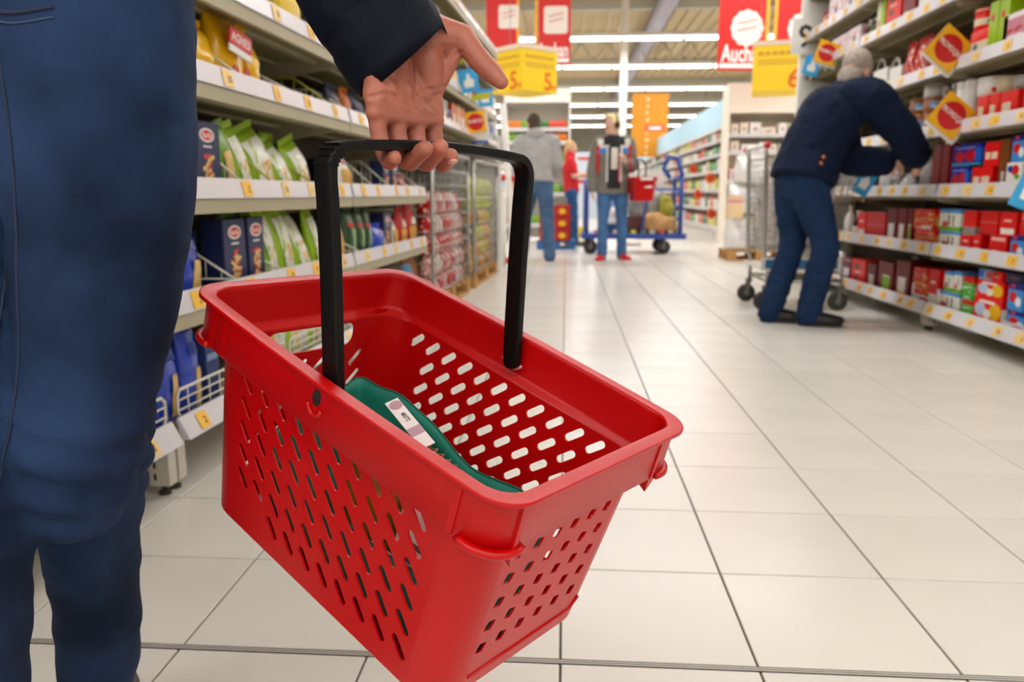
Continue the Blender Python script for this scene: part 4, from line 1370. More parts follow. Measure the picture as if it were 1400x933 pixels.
for ci, (s0, w_) in enumerate(CG):
    nmn = ('nearer', 'farther')[ci]
    pallet('pale wooden pallet under the %s wire cage' % nmn, lp(s0, -.03, 0), LRZ, w_, .48, 'pallets under the wire cages')
    cage('grey wire cage of packets on the %s pallet' % nmn, lp(s0, -.02, .121), LRZ, w_, .46, .93)
    for lay in range(5 if ci == 0 else 6):
        x = .03
        k = 0
        while x < w_ - .16:
            pw = rnd.uniform(.11, .17)
            cn, hx = CP[ci][rnd.randrange(4)] if not (ci and lay > 3) else CP[1][1]
            m = print_mat('cage_' + cn.replace(' ', '_'), hx, [('blot', 4., .58, '#ece4da', 0, 1), ('blot', 6., .6, '#b8262a' if ci == 0 else '#f0d24a', 0, 1)])
            pouch('packet', pw, .1, .125, m, '%s packet in the %s wire cage, %s layer up, %s along' % (cn, nmn, ORD[lay], ORD[k]), 'packet',
                  lp(s0 + x + pw / 2, .0, .126 + lay * .133), LRZ, 'packets in the %s wire cage' % nmn, (), 0, None, ci * 100 + lay * 10 + k)
            k += 1
            x += pw + .008
    mb = None
    for q in range(2):
        carton('cardboard_box', w_ * .46, .28, .55, mat('cage_board', '#a89a78', .8), 'grey brown carton inside the %s wire cage, %s one' % (nmn, ('nearer', 'farther')[q]), 'carton', lp(s0 + w_ * (.26 + .48 * q), .125, .126), LRZ, 'cartons inside the wire cages')

# leaning white gate posts with red knobs beyond the cages
for k, (s, d) in enumerate(((6.6, -.02), (7.2, -.06))):
    t = thing('gate_post', 'white slanted gate post with red knobs, %s one beyond the cages' % ('nearer', 'farther')[k], 'gate post', lp(s, d, 0), LRZ, 'white gate posts')
    mb = MB().use(M_white)
    mb.tube([(0, 0, 0), (.0, .03, .7), (0, .12, 1.75)], .04, 10)
    mb.build('post_tube', None, t)
    for z, y in ((.08, -.035), (.95, .02), (1.15, .03)):
        ms = MB().use(M_brightred)
        ellipsoid(ms, (0, y - .02, z), (.035, .035, .04), None, 10, 6)
        ms.build('red_knob', None, t)
    MB().use(M_white).box(-.1, .1, -.1, .1, 0, .02).build('foot_plate', None, t)

# ------------------------------------------------------------------ end shelf on the pasta side, facing us
M_epan = mat('end_unit_white', '#e9e2d8', .45)
def end_unit(label, x0, x1, y, zs, h, head, m):
    t = thing('end_shelf', label, 'end shelf', (x0, y, 0))
    w_ = x1 - x0
    for xx in (0, w_ - .03):
        box_obj('side_panel', m, t, xx, xx + .03, 0, .5, 0, h, .003)
    MB().use(m).box(.03, w_ - .03, .47, .5, .05, h).build('back_panel', None, t)
    MB().use(m).box(.03, w_ - .03, .0, .03, head, h).build('header_board', None, t)
    MB().use(m).box(.03, w_ - .03, .0, .47, head, head + .02).build('header_soffit', None, t)
    for z in zs:
        s_ = MB().use(m).box(.03, w_ - .03, .02, .47, z - .03, z).build('shelf', None, t)
        MB().use(M_rail).box(.03, w_ - .03, .008, .02, z - .05, z + .008).build('price_rail', None, s_)
    return t
end_unit('white end shelf with rows of juice bottles below the yellow cube', -1.0, .07, 13.1, [.3, .8, 1.28, 1.62, 1.83], 2.44, 2.2, M_epan)
JU = [('orange', '#e8862a')] * 4 + [('green', '#7fae2e')] * 5 + [('dark green', '#3f7d34')] * 3 + [('coral red', '#e0533c')] * 6
for zi, z in enumerate((1.83, 1.62, 1.28, .8, .3)):
    for k in range(17):
        cn, hx = JU[(k + zi * 4) % len(JU)] if zi else JU[k]
        bottle('juice_bottle', .027, .155 if zi == 0 else .17, mat('juice_' + cn.replace(' ', '_'), hx, .3), '%s juice bottle, %s along the %s shelf of the white end shelf' % (cn, ORD[k], ('top', 'second', 'third', 'fourth', 'lowest')[zi]),
               'bottle', (-.93 + k * .057, 13.16, z + .001), 'juice bottles on the end shelf', mat('cap_dark', '#3a6a2a', .4))

# white end unit on the chocolate side
end_unit('cream white end unit beyond the chocolate rack, left of the bending man', 2.56, 3.75, 13.1, [.5, 1.0, 1.45, 1.72], 2.50, 2.02, mat('end_unit_cream', '#f0e3cf', .45))
rnd = random.Random(21)
for zi, z in enumerate((1.72, 1.45, 1.0, .5)):
    x = 2.63
    k = 0
    while x < 3.6:
        w_ = rnd.uniform(.09, .24)
        cn, hx = [('white', '#ebe6e0'), ('white', '#ebe6e0'), ('pale grey', '#cfcac8'), ('warm white', '#e6dccb'), ('pale pink', '#e0c6c2')][rnd.randrange(5)]
        carton('small_box', w_, .2, rnd.uniform(.1, .2), print_mat('end_' + cn.replace(' ', '_'), hx, [('rect', .3, .7, .3, .6, '#a8a2a0')]), '%s box on the cream end unit, %s along the %s shelf' % (cn, ORD[k], ('top', 'second', 'third', 'lowest')[zi]), 'box', (x + w_ / 2, 13.17, z + .001), 0, 'boxes on the cream end unit')
        x += w_ + rnd.uniform(.01, .05)
        k += 1

# ------------------------------------------------------------------ far cosmetics shelving with pale blue fascia
M_fas = mat('fascia_blue', '#b5dcef', .5, noise_amt=.03, noise_scale=1.2)
FX = 2.78
for b in range(5):
    y0, y1 = 13.75 + b * 3.9, 13.75 + (b + 1) * 3.9 - .02
    t = thing('far_shelf_rack', 'white shelf rack under pale blue fascia, %s bay from the cream end unit' % ORD[b], 'shelf rack', (FX, y0, 0), 0, 'bays under the pale blue fascia')
    L_ = y1 - y0
    MB().use(M_epan).box(.5, .53, 0, L_, 0, 2.0).build('back_panel', None, t)
    MB().use(M_fas).box(.0, .06, 0, L_, 1.98, 2.44).build('fascia', None, t)
    MB().use(M_epan).box(.0, .5, 0, L_, 1.94, 1.975).build('canopy', None, t)
    for z in (.18, .52, .86, 1.2, 1.5, 1.76):
        s_ = MB().use(M_epan).box(.02, .5, 0, L_, z - .03, z).build('shelf', None, t)
        MB().use(M_rail).box(.0, .02, 0, L_, z - .045, z + .01).build('price_rail', None, s_)
    MB().use(M_epan).box(.1, .5, 0, L_, 0, .14).build('plinth', None, t)
rnd = random.Random(33)
FP = [('white', '#e6e2dc'), ('white', '#e6e2dc'), ('pale grey', '#c4c4c0'), ('green', '#4f9a4a'), ('orange', '#e2702c'), ('red', '#cf3a30'), ('yellow', '#d8d03a'), ('blue', '#4a7fbe'), ('beige', '#cdbb98'), ('dark green', '#2f5a40')]
fdup = {}
for zi, z in enumerate((.18, .52, .86, 1.2, 1.5, 1.76)):
    y = 13.85
    k = 0
    while y < 26 and k < 30:
        w_ = rnd.uniform(.2, .5) * (1 + (y - 13) * .05)
        cn, hx = FP[rnd.randrange(len(FP))]
        if zi == 0 and rnd.random() < .5:
            cn, hx = 'yellow', '#d8d03a'
        m = print_mat('far_' + cn.replace(' ', '_'), hx, [('blot', 4., .6, '#efece4', 0, 1), ('blot', 6., .6, '#5f655e', 0, 1)])
        carton('toiletry_pack', w_ * .93, .25, rnd.uniform(.12, .17) * (1.3 if zi < 4 else 1), m, '%s pack under the blue fascia, %s along the %s shelf from the floor' % (cn, ORD[k], ORD[zi]), 'pack', (FX + .05, y + w_ / 2, z + .001), -PI / 2, 'packs under the pale blue fascia')
        y += w_ + .02
        k += 1
for k, (y, z) in enumerate(((15.5, 1.08), (16.8, .78), (15.2, .42), (17.6, 1.32))):
    t = thing('shelf_card', 'orange red round card on the far white shelving, %s' % ('upper near one', 'middle one', 'lowest one', 'small upper far one')[k], 'shelf card', (FX - .03, y, z), 0)
    MB().use(mat('card_orange', '#e8602a', .5)).slab(oval(0, 0, .1, .1), frame((0, 0, 0)), .004).build('round_card', None, t)
    MB().use(M_red).slab(oval(0, 0, .045, .045), frame((0, -.0042, 0)), .001).build('red_centre', None, t)
    MB().use(M_clip).tube([(.0, .004, -.12), (.05, .02, -.17)], .006, 6).build('card_clip', None, t)

# white wrapped goods beside the shopping cart
M_film = mat('white_film', '#e6e2de', .3, bump=.5, bump_scale=9, coat=.3)
pallet('wooden pallet under white wrapped goods beyond the shopping cart', (1.93, 9.5, 0), 0, .75, .6)
rnd = random.Random(4)
for k, (x, z, w_, h_, st) in enumerate(((1.93, .125, .37, .42, 'lower left'), (2.31, .125, .36, .44, 'lower right'), (1.95, .56, .35, .34, 'upper left, with a dark print'), (2.31, .575, .35, .36, 'upper right'), (2.02, .925, .4, .3, 'topmost'))):
    o = pouch('wrapped_bundle', w_, .5, h_, M_film, 'white plastic wrapped bundle on the pallet by the cart, %s' % st, 'bundle', (x + w_ / 2, 9.53, z), 0, 'white wrapped bundles', [('faint_print', -.3, .35, .3, .7, mat('faint_print', '#cfc8cc', .5), 0)], 0, None, 300 + k)
o = pouch('hanging_bag', .2, .1, .24, mat('bag_peach', '#e8c79a', .5), 'peach bag hanging before the white wrapped bundles', 'bag', (1.98, 9.445, .5), 0, None, [('pink_band', -.9, .9, .75, .9, M_pink, 0)], 0, None, 310)

# red crates and yellow bucket behind the hooded man
t = pallet('blue pallet under the red crates behind the hooded man', (-.40, 11.3, 0), 0, .55, .5)
for ch in t.children:
    ch.data = ch.data.copy()
    ch.data.materials[0] = mat('pallet_blue', '#2f6ba8', .6)
for k in range(3):
    t = thing('red_crate', 'red crate on the blue pallet, %s of the stack' % ('lowest', 'middle', 'topmost')[k], 'crate', (-.14, 11.45, .121 + .17 * k), 0, 'red crates on the blue pallet')
    mb = MB().use(mat('crate_red', '#c62a1e', .5))
    mb.box(-.22, .22, -.15, .15, 0, .008)
    for a in ((-.22, .22, -.15, -.14), (-.22, .22, .14, .15), (-.22, -.21, -.15, .15), (.21, .22, -.15, .15)):
        mb.box(*a, 0, .165)
    mb.box(-.235, .235, -.165, -.15, .14, .165)
    mb.build('crate_shell', None, t)
    MB().use(mat('crate_goods', '#5a6a2a', .6)).box(-.2, .2, -.13, .13, .01, .12).build('crate_goods', None, t)
    for q in (-1, 1):
        MB().use(M_yel).slab(oval(q * .1, .08, .05, .04), frame((0, -.1505, 0)), .002).build('round_mark', None, t)
tin('yellow_bucket', .12, .2, mat('bucket_yellow', '#e6c92a', .4), 'yellow bucket on the floor beyond the girl in red', 'bucket', (.32, 14.6, 0))
# far stands in the middle of the hall
for k, (x, y) in enumerate(((.55, 24.0), (.95, 26.0))):
    t = thing('info_stand', 'pale blue info stand with red top strip far behind the people, %s one' % ('nearer', 'farther')[k], 'stand', (x, y, 0), 0, 'pale info stands')
    MB().use(mat('stand_pale', '#c3ccd6', .5)).box(-.35, .35, 0, .2, .05, 2.0).build('stand_body', None, t)
    MB().use(M_red).box(-.2, .22, -.01, 0, 1.78, 1.86).build('red_strip', None, t)
    MB().use(M_red).box(-.25, .3, -.01, 0, 1.1, 1.2).build('red_strip', None, t)
    MB().use(M_white).box(-.38, .38, -.03, .23, 0, .05).build('stand_foot', None, t)
# far end racks closing the hall
for k in range(7):
    x = -6 + k * 1.7
    t = thing('far_shelf_rack', 'pale shelf rack at the far end of the hall, %s from the wall side' % ORD[k], 'shelf rack', (x, 36, 0), 0, 'racks at the far end of the hall')
    MB().use(M_epan).box(0, 1.6, .4, .44, 0, 2.1).build('back_panel', None, t)
    for z in (.2, .65, 1.1, 1.55, 2.0):
        MB().use(M_epan).box(0, 1.6, 0, .4, z - .04, z).build('shelf', None, t)
        if z < 2:
            for q in range(4):
                cn, hx = FP[(k * 3 + q + int(z * 10)) % len(FP)]
                carton('toiletry_pack', .35, .3, .3, print_mat('far_' + cn.replace(' ', '_'), hx, []), '%s pack, %s along shelf at %s height, far end rack %s' % (cn, ORD[q], {.2: 'floor', .65: 'knee', 1.1: 'waist', 1.55: 'eye'}[z], ORD[k]), 'pack', (x + .2 + .4 * q, 36.03, z + .001), 0, 'packs at the far end of the hall')

# ------------------------------------------------------------------ the red shopping basket (local: x long, y across, z up)
MBK = Matrix(((0.77629, 0.57828, 0.25094, -0.13542), (-0.5534, 0.8158, -0.16799, 0.83064), (-0.30186, -0.00847, 0.95331, 0.60829), (0, 0, 0, 1)))
M_red_pl = mat('basket_red', '#b90002', .33, spec=.34, noise_amt=.06, noise_scale=9, bump=.04, bump_scale=220)
M_black_pl = mat('handle_black', '#070605', .45, spec=.22, noise_amt=.1, noise_scale=20, bump=.05, bump_scale=300)
BL_, BW_, BH_ = .48, .319, .2673
TL, TW_, BLI, BWI, RB = .0274, .0195, .0402, .0321, .0414

def ring_pts(l, w_, r, z, bow=0., ns=10, nc=7):
    out = []
    hl, hw = l / 2, w_ / 2
    for (cx, cy, a0, nx) in ((hl - r, hw - r, 0, (-hl + r, hw)), (-hl + r, hw - r, 90, (-hl, -hw + r)), (-hl + r, -hw + r, 180, (hl - r, -hw)), (hl - r, -hw + r, 270, (hl, hw - r))):
        for i in range(nc + 1):
            a = math.radians(a0 + 90 * i / nc)
            out.append(V((cx + r * math.cos(a), cy + r * math.sin(a), z)))
        p = out[-1]
        for i in range(1, ns):
            q = V((nx[0], nx[1], z))
            out.append(p.lerp(q, i / ns))
    if bow:
        for q in out:
            if abs(q.x) < hl - r + .001:
                q.y += math.copysign(bow * (1 - (q.x / (hl - r)) ** 2), q.y)
    return out

bk = thing('shopping_basket', 'red plastic shopping basket with black handle held in the foreground hand', 'basket', M=MBK)
prof = [(TL, TW_, RB, -.0565, 0), (.0080, .0080, .034, -.0565, .9), (.0066, .0066, .034, -.0545, 1), (.0070, .0070, .034, -.009, 1), (.0064, .0064, .035, -.0052, 1), (.0008, .0008, .036, -.0048, 1), (0, 0, .0365, -.0038, 1), (0, 0, .0365, -.0010, 1), (.0004, .0004, .0362, -.0003, 1), (.0012, .0012, .036, 0, 1), (.0020, .0020, .0355, 0, 1),
        (.0138, .0138, .029, 0, 1), (.0147, .0147, .0285, -.0003, 1), (.0156, .0156, .028, -.0014, 1), (.0163, .0163, .0275, -.0036, 1), (.0168, .0168, .027, -.008, 1), (.0185, .0185, .027, -.046, .8), (.0195, .0195, .027, -.0495, .6), (TL - .002, TW_ + .0022, RB - .002, -.0535, .2), (TL + .003, TW_ + .003, RB - .003, -.0565, 0)]
mb = MB().use(M_red_pl)
mb.rings([ring_pts(BL_ - 2 * a, BW_ - 2 * b, r, z, .005 * k) for a, b, r, z, k in prof], False, True)
rim = mb.build('rim', None, bk)
# shallow ribs on the skirt
for sy in (-1, 1):
    for x in (-.19, -.165, .155, .185):
        MB().use(M_red_pl).box(x - .0035, x + .0035, min(sy * .151, sy * .1545), max(sy * .151, sy * .1545), -.054, -.006).build('skirt_rib', None, bk)
for sx in (-1, 1):
    for y in (-.115, .115):
        mb = MB().use(M_red_pl)
        x0 = sx * .2325
        mb.add([(x0, y - .011, -.05), (x0, y + .011, -.05), (x0 - sx * .02, y + .011, -.05), (x0 - sx * .02, y - .011, -.05), (x0 - sx * .004, y, -.078), (x0 - sx * .02, y, -.07)],
               [(0, 1, 4), (1, 2, 5, 4), (2, 3, 5), (3, 0, 4, 5), (0, 3, 2, 1)])
        mb.build('gusset', None, bk)
        MB().use(M_red_pl).box(min(sx * .2305, sx * .2345), max(sx * .2305, sx * .2345), y - .003 - .01, y + .003 - .01, -.054, -.006).build('skirt_rib', None, bk)
        a0 = math.atan2(y, sx * .115)
        an = [a0 + math.radians(-62 + 124 * k / 14) for k in range(15)]
        mb = MB().use(M_red_pl)
        rr_ = [[V((sx * .2035 + r_ * math.cos(q_), math.copysign(.123, y) + r_ * math.sin(q_), z_)) for r_, z_ in ((.0285, -.0568), (.0342, -.0568), (.0356, -.0545), (.0350, -.051), (.0285, -.049))] for q_ in an]
        mb.rings(rr_, True, True)
        mb.build('corner_ear', None, bk)

# tapered walls with slots cut through
def inset(z):
    t = (-z - .055) / (BH_ - .055)
    return TL + (BLI - TL) * t, TW_ + (BWI - TW_) * t
def capsule(cx, cz, ang, ln, w_, n=5):
    out = []
    for e, a0 in ((1, -90), (-1, 90)):
        ex = e * (ln - w_) / 2
        for i in range(n + 1):
            a = math.radians(a0 + 180 * i / n)
            out.append((ex + w_ / 2 * math.cos(a), w_ / 2 * math.sin(a)))
    ca, sa = math.cos(ang), math.sin(ang)
    return [(cx + x * ca - y * sa, cz + x * sa + y * ca) for x, y in out]
TH = .0022
bw = MB().use(M_red_pl)
def wall(side, longw, holes):
    ztop, zbot = -.055, -BH_ + .004
    def half(z):
        il, iw = inset(z)
        return (BL_ / 2 - il - RB) if longw else (BW_ / 2 - iw - RB)
    def p3(c, z, off=0.):
        il, iw = inset(z)
        if longw:
            return V((c, side * (BW_ / 2 - iw - off), z))
        return V((side * (BL_ / 2 - il - off), c, z))
    bd = []
    n = 8
    for i in range(n):
        bd.append((-half(ztop) + 2 * half(ztop) * i / n, ztop))
    for i in range(n):
        z = ztop + (zbot - ztop) * i / n
        bd.append((half(z), z))
    for i in range(n):
        bd.append((half(zbot) - 2 * half(zbot) * i / n, zbot))
    for i in range(n):
        z = zbot + (ztop - zbot) * i / n
        bd.append((-half(z), z))
    co, ed = [], []
    for loop in [bd] + holes:
        o = len(co)
        m = len(loop)
        co += [V(q) for q in loop]
        ed += [(o + i, o + (i + 1) % m) for i in range(m)]
    vs, _, fs, _, _, _ = geometry.delaunay_2d_cdt(co, ed, [], 1, 1e-6)
    def inside(q, poly):
        r = False
        for i in range(len(poly)):
            a, b = poly[i], poly[i - 1]
            if (a[1] > q[1]) != (b[1] > q[1]) and q[0] < (b[0] - a[0]) * (q[1] - a[1]) / (b[1] - a[1]) + a[0]:
                r = not r
        return r
    keep = []
    for f in fs:
        c = (sum(vs[i][0] for i in f) / len(f), sum(vs[i][1] for i in f) / len(f))
        if inside(c, bd) and not any(inside(c, h) for h in holes):
            keep.append(tuple(f))
    bw.add([p3(q[0], q[1]) for q in vs], keep, False)
    bw.add([p3(q[0], q[1], TH) for q in vs], [f[::-1] for f in keep], False)
    for h in holes:
        m = len(h)
        bw.add([p3(*q) for q in h] + [p3(q[0], q[1], TH) for q in h], [(i, (i + 1) % m, m + (i + 1) % m, m + i) for i in range(m)], True)
for side in (1, -1):
    hs = []
    for k in range(6):
        for n in range(11):
            c = -.160 + .0305 * n - .0015 * k
            if side < 0:
                c = -.136 + .0305 * n + .001 * k
            if abs(c) > .162 - k * .0016:
                continue
            if k == 5 and side < 0 and n < 2:
                continue
            hs.append(capsule(c, -.0745 - .0305 * k, math.radians(46 if side > 0 else -48), .0298 if side > 0 else .0285, .0092 if side > 0 else .0088))
    wall(side, True, hs)
hs = []
for k in range(5):
    for n in range(6):
        hs.append(capsule(-.0775 + .03 * n + (.003 - .0015 * k), -.093 - .0287 * k, math.radians(28), .0172, .0150, 2))
wall(1, False, hs)
q = .012
op = []
for cx, cz, a0 in ((.066 - q, -.060 - q, 0), (-.066 + q, -.060 - q, 90), (-.066 + q, -.091 + q, 180), (.066 - q, -.091 + q, 270)):
    op += [(cx + q * math.cos(math.radians(a0 + 22.5 * i)), cz + q * math.sin(math.radians(a0 + 22.5 * i))) for i in range(5)]
hs = [op]
for k in range(5):
    for n in range(6):
        c = -.073 + .0295 * n
        hs.append(capsule(c, -.112 - .0287 * k, math.radians(46), .027, .0075))
wall(-1, False, hs)
# rounded corners of the body, inner and outer, and the floor
NZ = 6
for sx, sy, a0 in ((1, 1, 0), (-1, 1, 90), (-1, -1, 180), (1, -1, 270)):
    for off in (0, TH):
        vs = []
        for k in range(NZ + 1):
            z = -.055 + (-BH_ + .004 + .055) * k / NZ
            il, iw = inset(z)
            cx, cy = sx * (BL_ / 2 - il - RB), sy * (BW_ / 2 - iw - RB)
            for i in range(9):
                a = math.radians(a0 + 90 * i / 8)
                vs.append((cx + (RB - off) * math.cos(a), cy + (RB - off) * math.sin(a), z))
        fs = [(k * 9 + i, k * 9 + i + 1, (k + 1) * 9 + i + 1, (k + 1) * 9 + i) for k in range(NZ) for i in range(8)]
        bw.add(vs, fs, True)
il, iw = inset(-BH_ + .004)
bw.rings([ring_pts(BL_ - 2 * il, BW_ - 2 * iw, RB, -BH_ + .004), ring_pts(BL_ - 2 * il - .004, BW_ - 2 * iw - .004, RB - .002, -BH_ + .0008), ring_pts(BL_ - 2 * il - .009, BW_ - 2 * iw - .009, RB - .004, -BH_)], False, True)
bw.poly(ring_pts(BL_ - 2 * il - .009, BW_ - 2 * iw - .009, RB - .004, -BH_)[::-1])
bw.poly(ring_pts(BL_ - 2 * il - 2 * TH, BW_ - 2 * iw - 2 * TH, RB - TH, -BH_ + .004))
me = bw.mesh('basket_wall')
link('basket_wall', me, bk)
# raised bead low on both ends
for sx in (-1, 1):
    z = -.245
    il, iw = inset(z)
    pts = [(sx * (BL_ / 2 - il + .0004), y, z) for y in (-.085, 0, .085)] + [(sx * (BL_ / 2 - il + .001), .098, z + .014)]
    MB().use(M_red_pl).tube(pts, .0016, 6).build('wall_bead', None, bk)

# black swing handle
ha = math.radians(-14.8)
Rn, Rr = V((math.cos(ha), 0, -math.sin(ha))), V((math.sin(ha), 0, math.cos(ha)))
PV0 = V((0, 0, -.026))
def hp(b, r):
    return PV0 + Rr * r + V((0, b, 0))
path = [(-.1362, -.0135), (-.1363, -.0105), (-.1364, -.006), (-.1366, .004), (-.1372, .05), (-.139, .12), (-.1425, .19), (-.1445, .208)]
for i in range(1, 7):
    a = math.radians(180 - 90 * i / 6)
    path.append((-.1225 + .0225 * math.cos(a), .2165 + .0225 * math.sin(a)))
for i in range(1, 12):
    b = -.1225 + .245 * i / 12
    path.append((b, .239 + .006 * math.cos(PI * b / .26)))
for i in range(0, 7):
    a = math.radians(90 - 90 * i / 6)
    path.append((.1225 + .0225 * math.cos(a), .2165 + .0225 * math.sin(a)))
path += [(.1425, .19), (.139, .12), (.1372, .05), (.1366, .004), (.1364, -.006), (.1363, -.0105), (.1362, -.0135)]
def bar_ring(i, hw, ht):
    b, r = path[i]
    p0, p1 = path[max(i - 1, 0)], path[min(i + 1, len(path) - 1)]
    d = V((p1[0] - p0[0], p1[1] - p0[1])).normalized()
    nrm = V((-d.y, d.x))
    c = hp(b, r)
    tn = V((0, nrm.x, 0)) + Rr * nrm.y
    out = []
    for k in range(24):
        a = 2 * PI * (k + .5) / 24
        x = math.copysign(abs(math.cos(a)) ** .22, math.cos(a)) * hw
        y = math.copysign(abs(math.sin(a)) ** .3, math.sin(a)) * ht
        out.append(c + Rn * x + tn * y)
    return out
N = len(path)
mb = MB().use(M_black_pl).rings([bar_ring(i, {0: .005, 1: .0090, 2: .0112}.get(min(i, N - 1 - i), .0118), .0052) for i in range(N)], True, True)
mb.build('carry_handle', None, bk)
for i in (8, 9, 10, 11):
    mb = MB().use(M_black_pl)
    r0 = bar_ring(i, .0122, .0066)
    b, r = path[i]
    p0, p1 = path[i - 1], path[i + 1]
    d = V((p1[0] - p0[0], p1[1] - p0[1])).normalized()
    dv = (V((0, d.x, 0)) + Rr * d.y) * .0011
    mb.rings([[q - dv for q in r0], [q + dv for q in r0]], True, False)
    mb.build('grip_rib', None, bk)
M_notch_shade = mat('notch_shade', '#1c0202', .8)
for sy in (-1, 1):
    mb = MB().use(M_notch_shade)  # dark oval plug: shade of the pivot notch put in as colour
    rr = [[V((.0058 * math.cos(t_), sy * y_, -.0195 + .0085 * math.sin(t_))) for t_ in [2 * PI * k / 20 for k in range(20)]] for y_ in (.150, .1586)]
    mb.rings(rr, True, True)
    mb.build('pivot_shade', None, bk)
    mb = MB().use(M_red_pl)
    mb.tube([(.011 * math.cos(t_), sy * .1585, -.024 + .014 * math.sin(t_)) for t_ in [math.radians(-160 + 14 * k) for k in range(11)]], .0026, 8)
    mb.build('pivot_lip', None, bk)
    # seat of the handle foot: pale pink ring
    mb = MB().use(mat('ring_pink', '#d98a8a', .4))
    mb.tube([(.0155 * math.cos(t_), sy * .139, -.0285 + .0125 * math.sin(t_)) for t_ in [math.radians(-165 + 15 * k) for k in range(11)]], .0018, 6)
    mb.build('pale_ring', None, bk)

# ---- goods in the basket
M_teal = mat('tote_teal', '#0d7763', .6, noise_amt=.12, noise_scale=12, bump=.25, bump_scale=18)
loop = [(-.157, .036, -.112), (-.146, .042, -.110), (-.115, .044, -.108), (-.081, .046, -.103), (-.033, .045, -.109), (.01, .043, -.118), (.05, .041, -.129), (.09, .042, -.123), (.125, .043, -.117), (.172, .040, -.120), (.188, .0, -.138), (.184, -.07, -.15), (.155, -.100, -.16),
        (.09, -.108, -.165), (.03, -.110, -.17), (-.04, -.110, -.172), (-.10, -.108, -.168), (-.140, -.095, -.155), (-.155, -.05, -.142), (-.157, .0, -.13)]
cl = catmull(loop + [loop[0]], 4)[:-1]
def tote_ring(f, off):
    out = []
    n = len(cl)
    for i, (x, y, z) in enumerate(cl):
        zz = -.252 + (z + .252) * f
        wob = .0012 * math.sin(i * .9 + f * 5) * f
        cxx, cyy = x * (1 - .02 * (1 - f)) , y * (1 - .12 * (1 - f))
        c = V((cxx, cyy, 0)) - V((0, -.03, 0))
        k = 1 + (wob + off) / max(c.length, .03)
        out.append(V((c.x * k, c.y * k - .03, zz)))
    return out
mb = MB().use(M_teal)
mb.rings([tote_ring(k / 8, 0) for k in range(9)] + [tote_ring(1, -.0022)] + [tote_ring(k / 8, -.0022) for k in range(7, -1, -1)], True, True)
tote = mb.build('tote_bag')
tote.matrix_world = MBK
tag(tote, 'dark teal cloth bag standing open inside the red basket', 'bag')
mb = MB().use(mat('tote_hem', '#0a5547', .6))
mb.tube([q + V((0, 0, .001)) for q in tote_ring(1, -.001)], .0012, 6, True)
mb.build('hem', None, tote)
M_gold = mat('pack_gold', '#8a6420', .22, noise_amt=.45, noise_scale=35, coat=.6, bump=.5, bump_scale=40)
M_brownp = mat('pack_brown', '#4a2f18', .2, noise_amt=.5, noise_scale=45, coat=.8, bump=.7, bump_scale=55)
M_lab = mat('label_paper', '#e8dedb', .45)
def in_basket(o):
    o.matrix_world = MBK @ o.matrix_basis
    return o
o = pouch('sweets_pack', .10, .07, .13, M_gold, 'golden sweets pack with white paper label in the teal bag', 'packet', (-.03, -.045, -.250), 0.12, None, (), -.1, None, 51, False)
bpy.context.view_layer.update()
in_basket(o)
Mx = Matrix.Translation((-.0255, .0035, -.0985)) @ Matrix.Rotation(math.radians(-17.5), 4, 'Z') @ Matrix.Rotation(math.radians(-66), 4, 'X')
def strip(mb, x0, x1, z0, z1, t=.0008):
    mb.slab([(x0, z0), (x1, z0), (x1, z1), (x0, z1)], Mx, t)
mb = MB().use(M_lab)
strip(mb, -.048, .054, -.0085, .0085, .001)
mb.use(mat('label_mauve', '#b58f9c', .5))
Mx = Mx @ Matrix.Translation((0, -.0011, 0))
mb.slab(oval(-.036, .001, .009, .008, 14), Mx, .0003)
strip(mb, .014, .030, -.0082, .0082, .0003)
mb.use(M_ink)
add_text(mb, 'MERETTZ', Mx @ Matrix.Translation((-.008, -.0002, .001)), .018, .0055)
lb = mb.build('label_strip')
lb.parent = o
lb.matrix_basis = (MBK.inverted() @ o.matrix_world).inverted()
o = pouch('sweets_pack', .09, .07, .12, M_brownp, 'brown glossy sweets pack beside the golden one in the teal bag', 'packet', (.055, -.035, -.226), -.1, None, (), .1, None, 52, False)
in_basket(o)
o = pouch('sweets_pack', .08, .06, .11, M_gold, 'gold sweets pack near the front end of the basket', 'packet', (.115, -.045, -.24), .3, None, (), -.1, None, 53, False)
in_basket(o)
o = carton('white_carton', .075, .02, .085, print_mat('white_carton', '#e9e4e4', [('rect', .1, .9, .2, .3, '#6b5a66'), ('rect', .1, .7, .42, .5, '#6b5a66'), ('rect', 0, 1, 0, .12, '#b5952f')]), 'white printed carton seen through the long side slots of the basket', 'carton', (.118, -.096, -.185), .05)
in_basket(o)
o = carton('white_carton', .06, .018, .05, print_mat('white_carton_b', '#d9cfd6', [('rect', .1, .9, .2, .3, '#5a4a5c'), ('rect', .1, .9, .5, .6, '#5a4a5c')]), 'small printed carton low behind the long side slots of the basket', 'carton', (.06, -.088, -.248), 0)
in_basket(o)

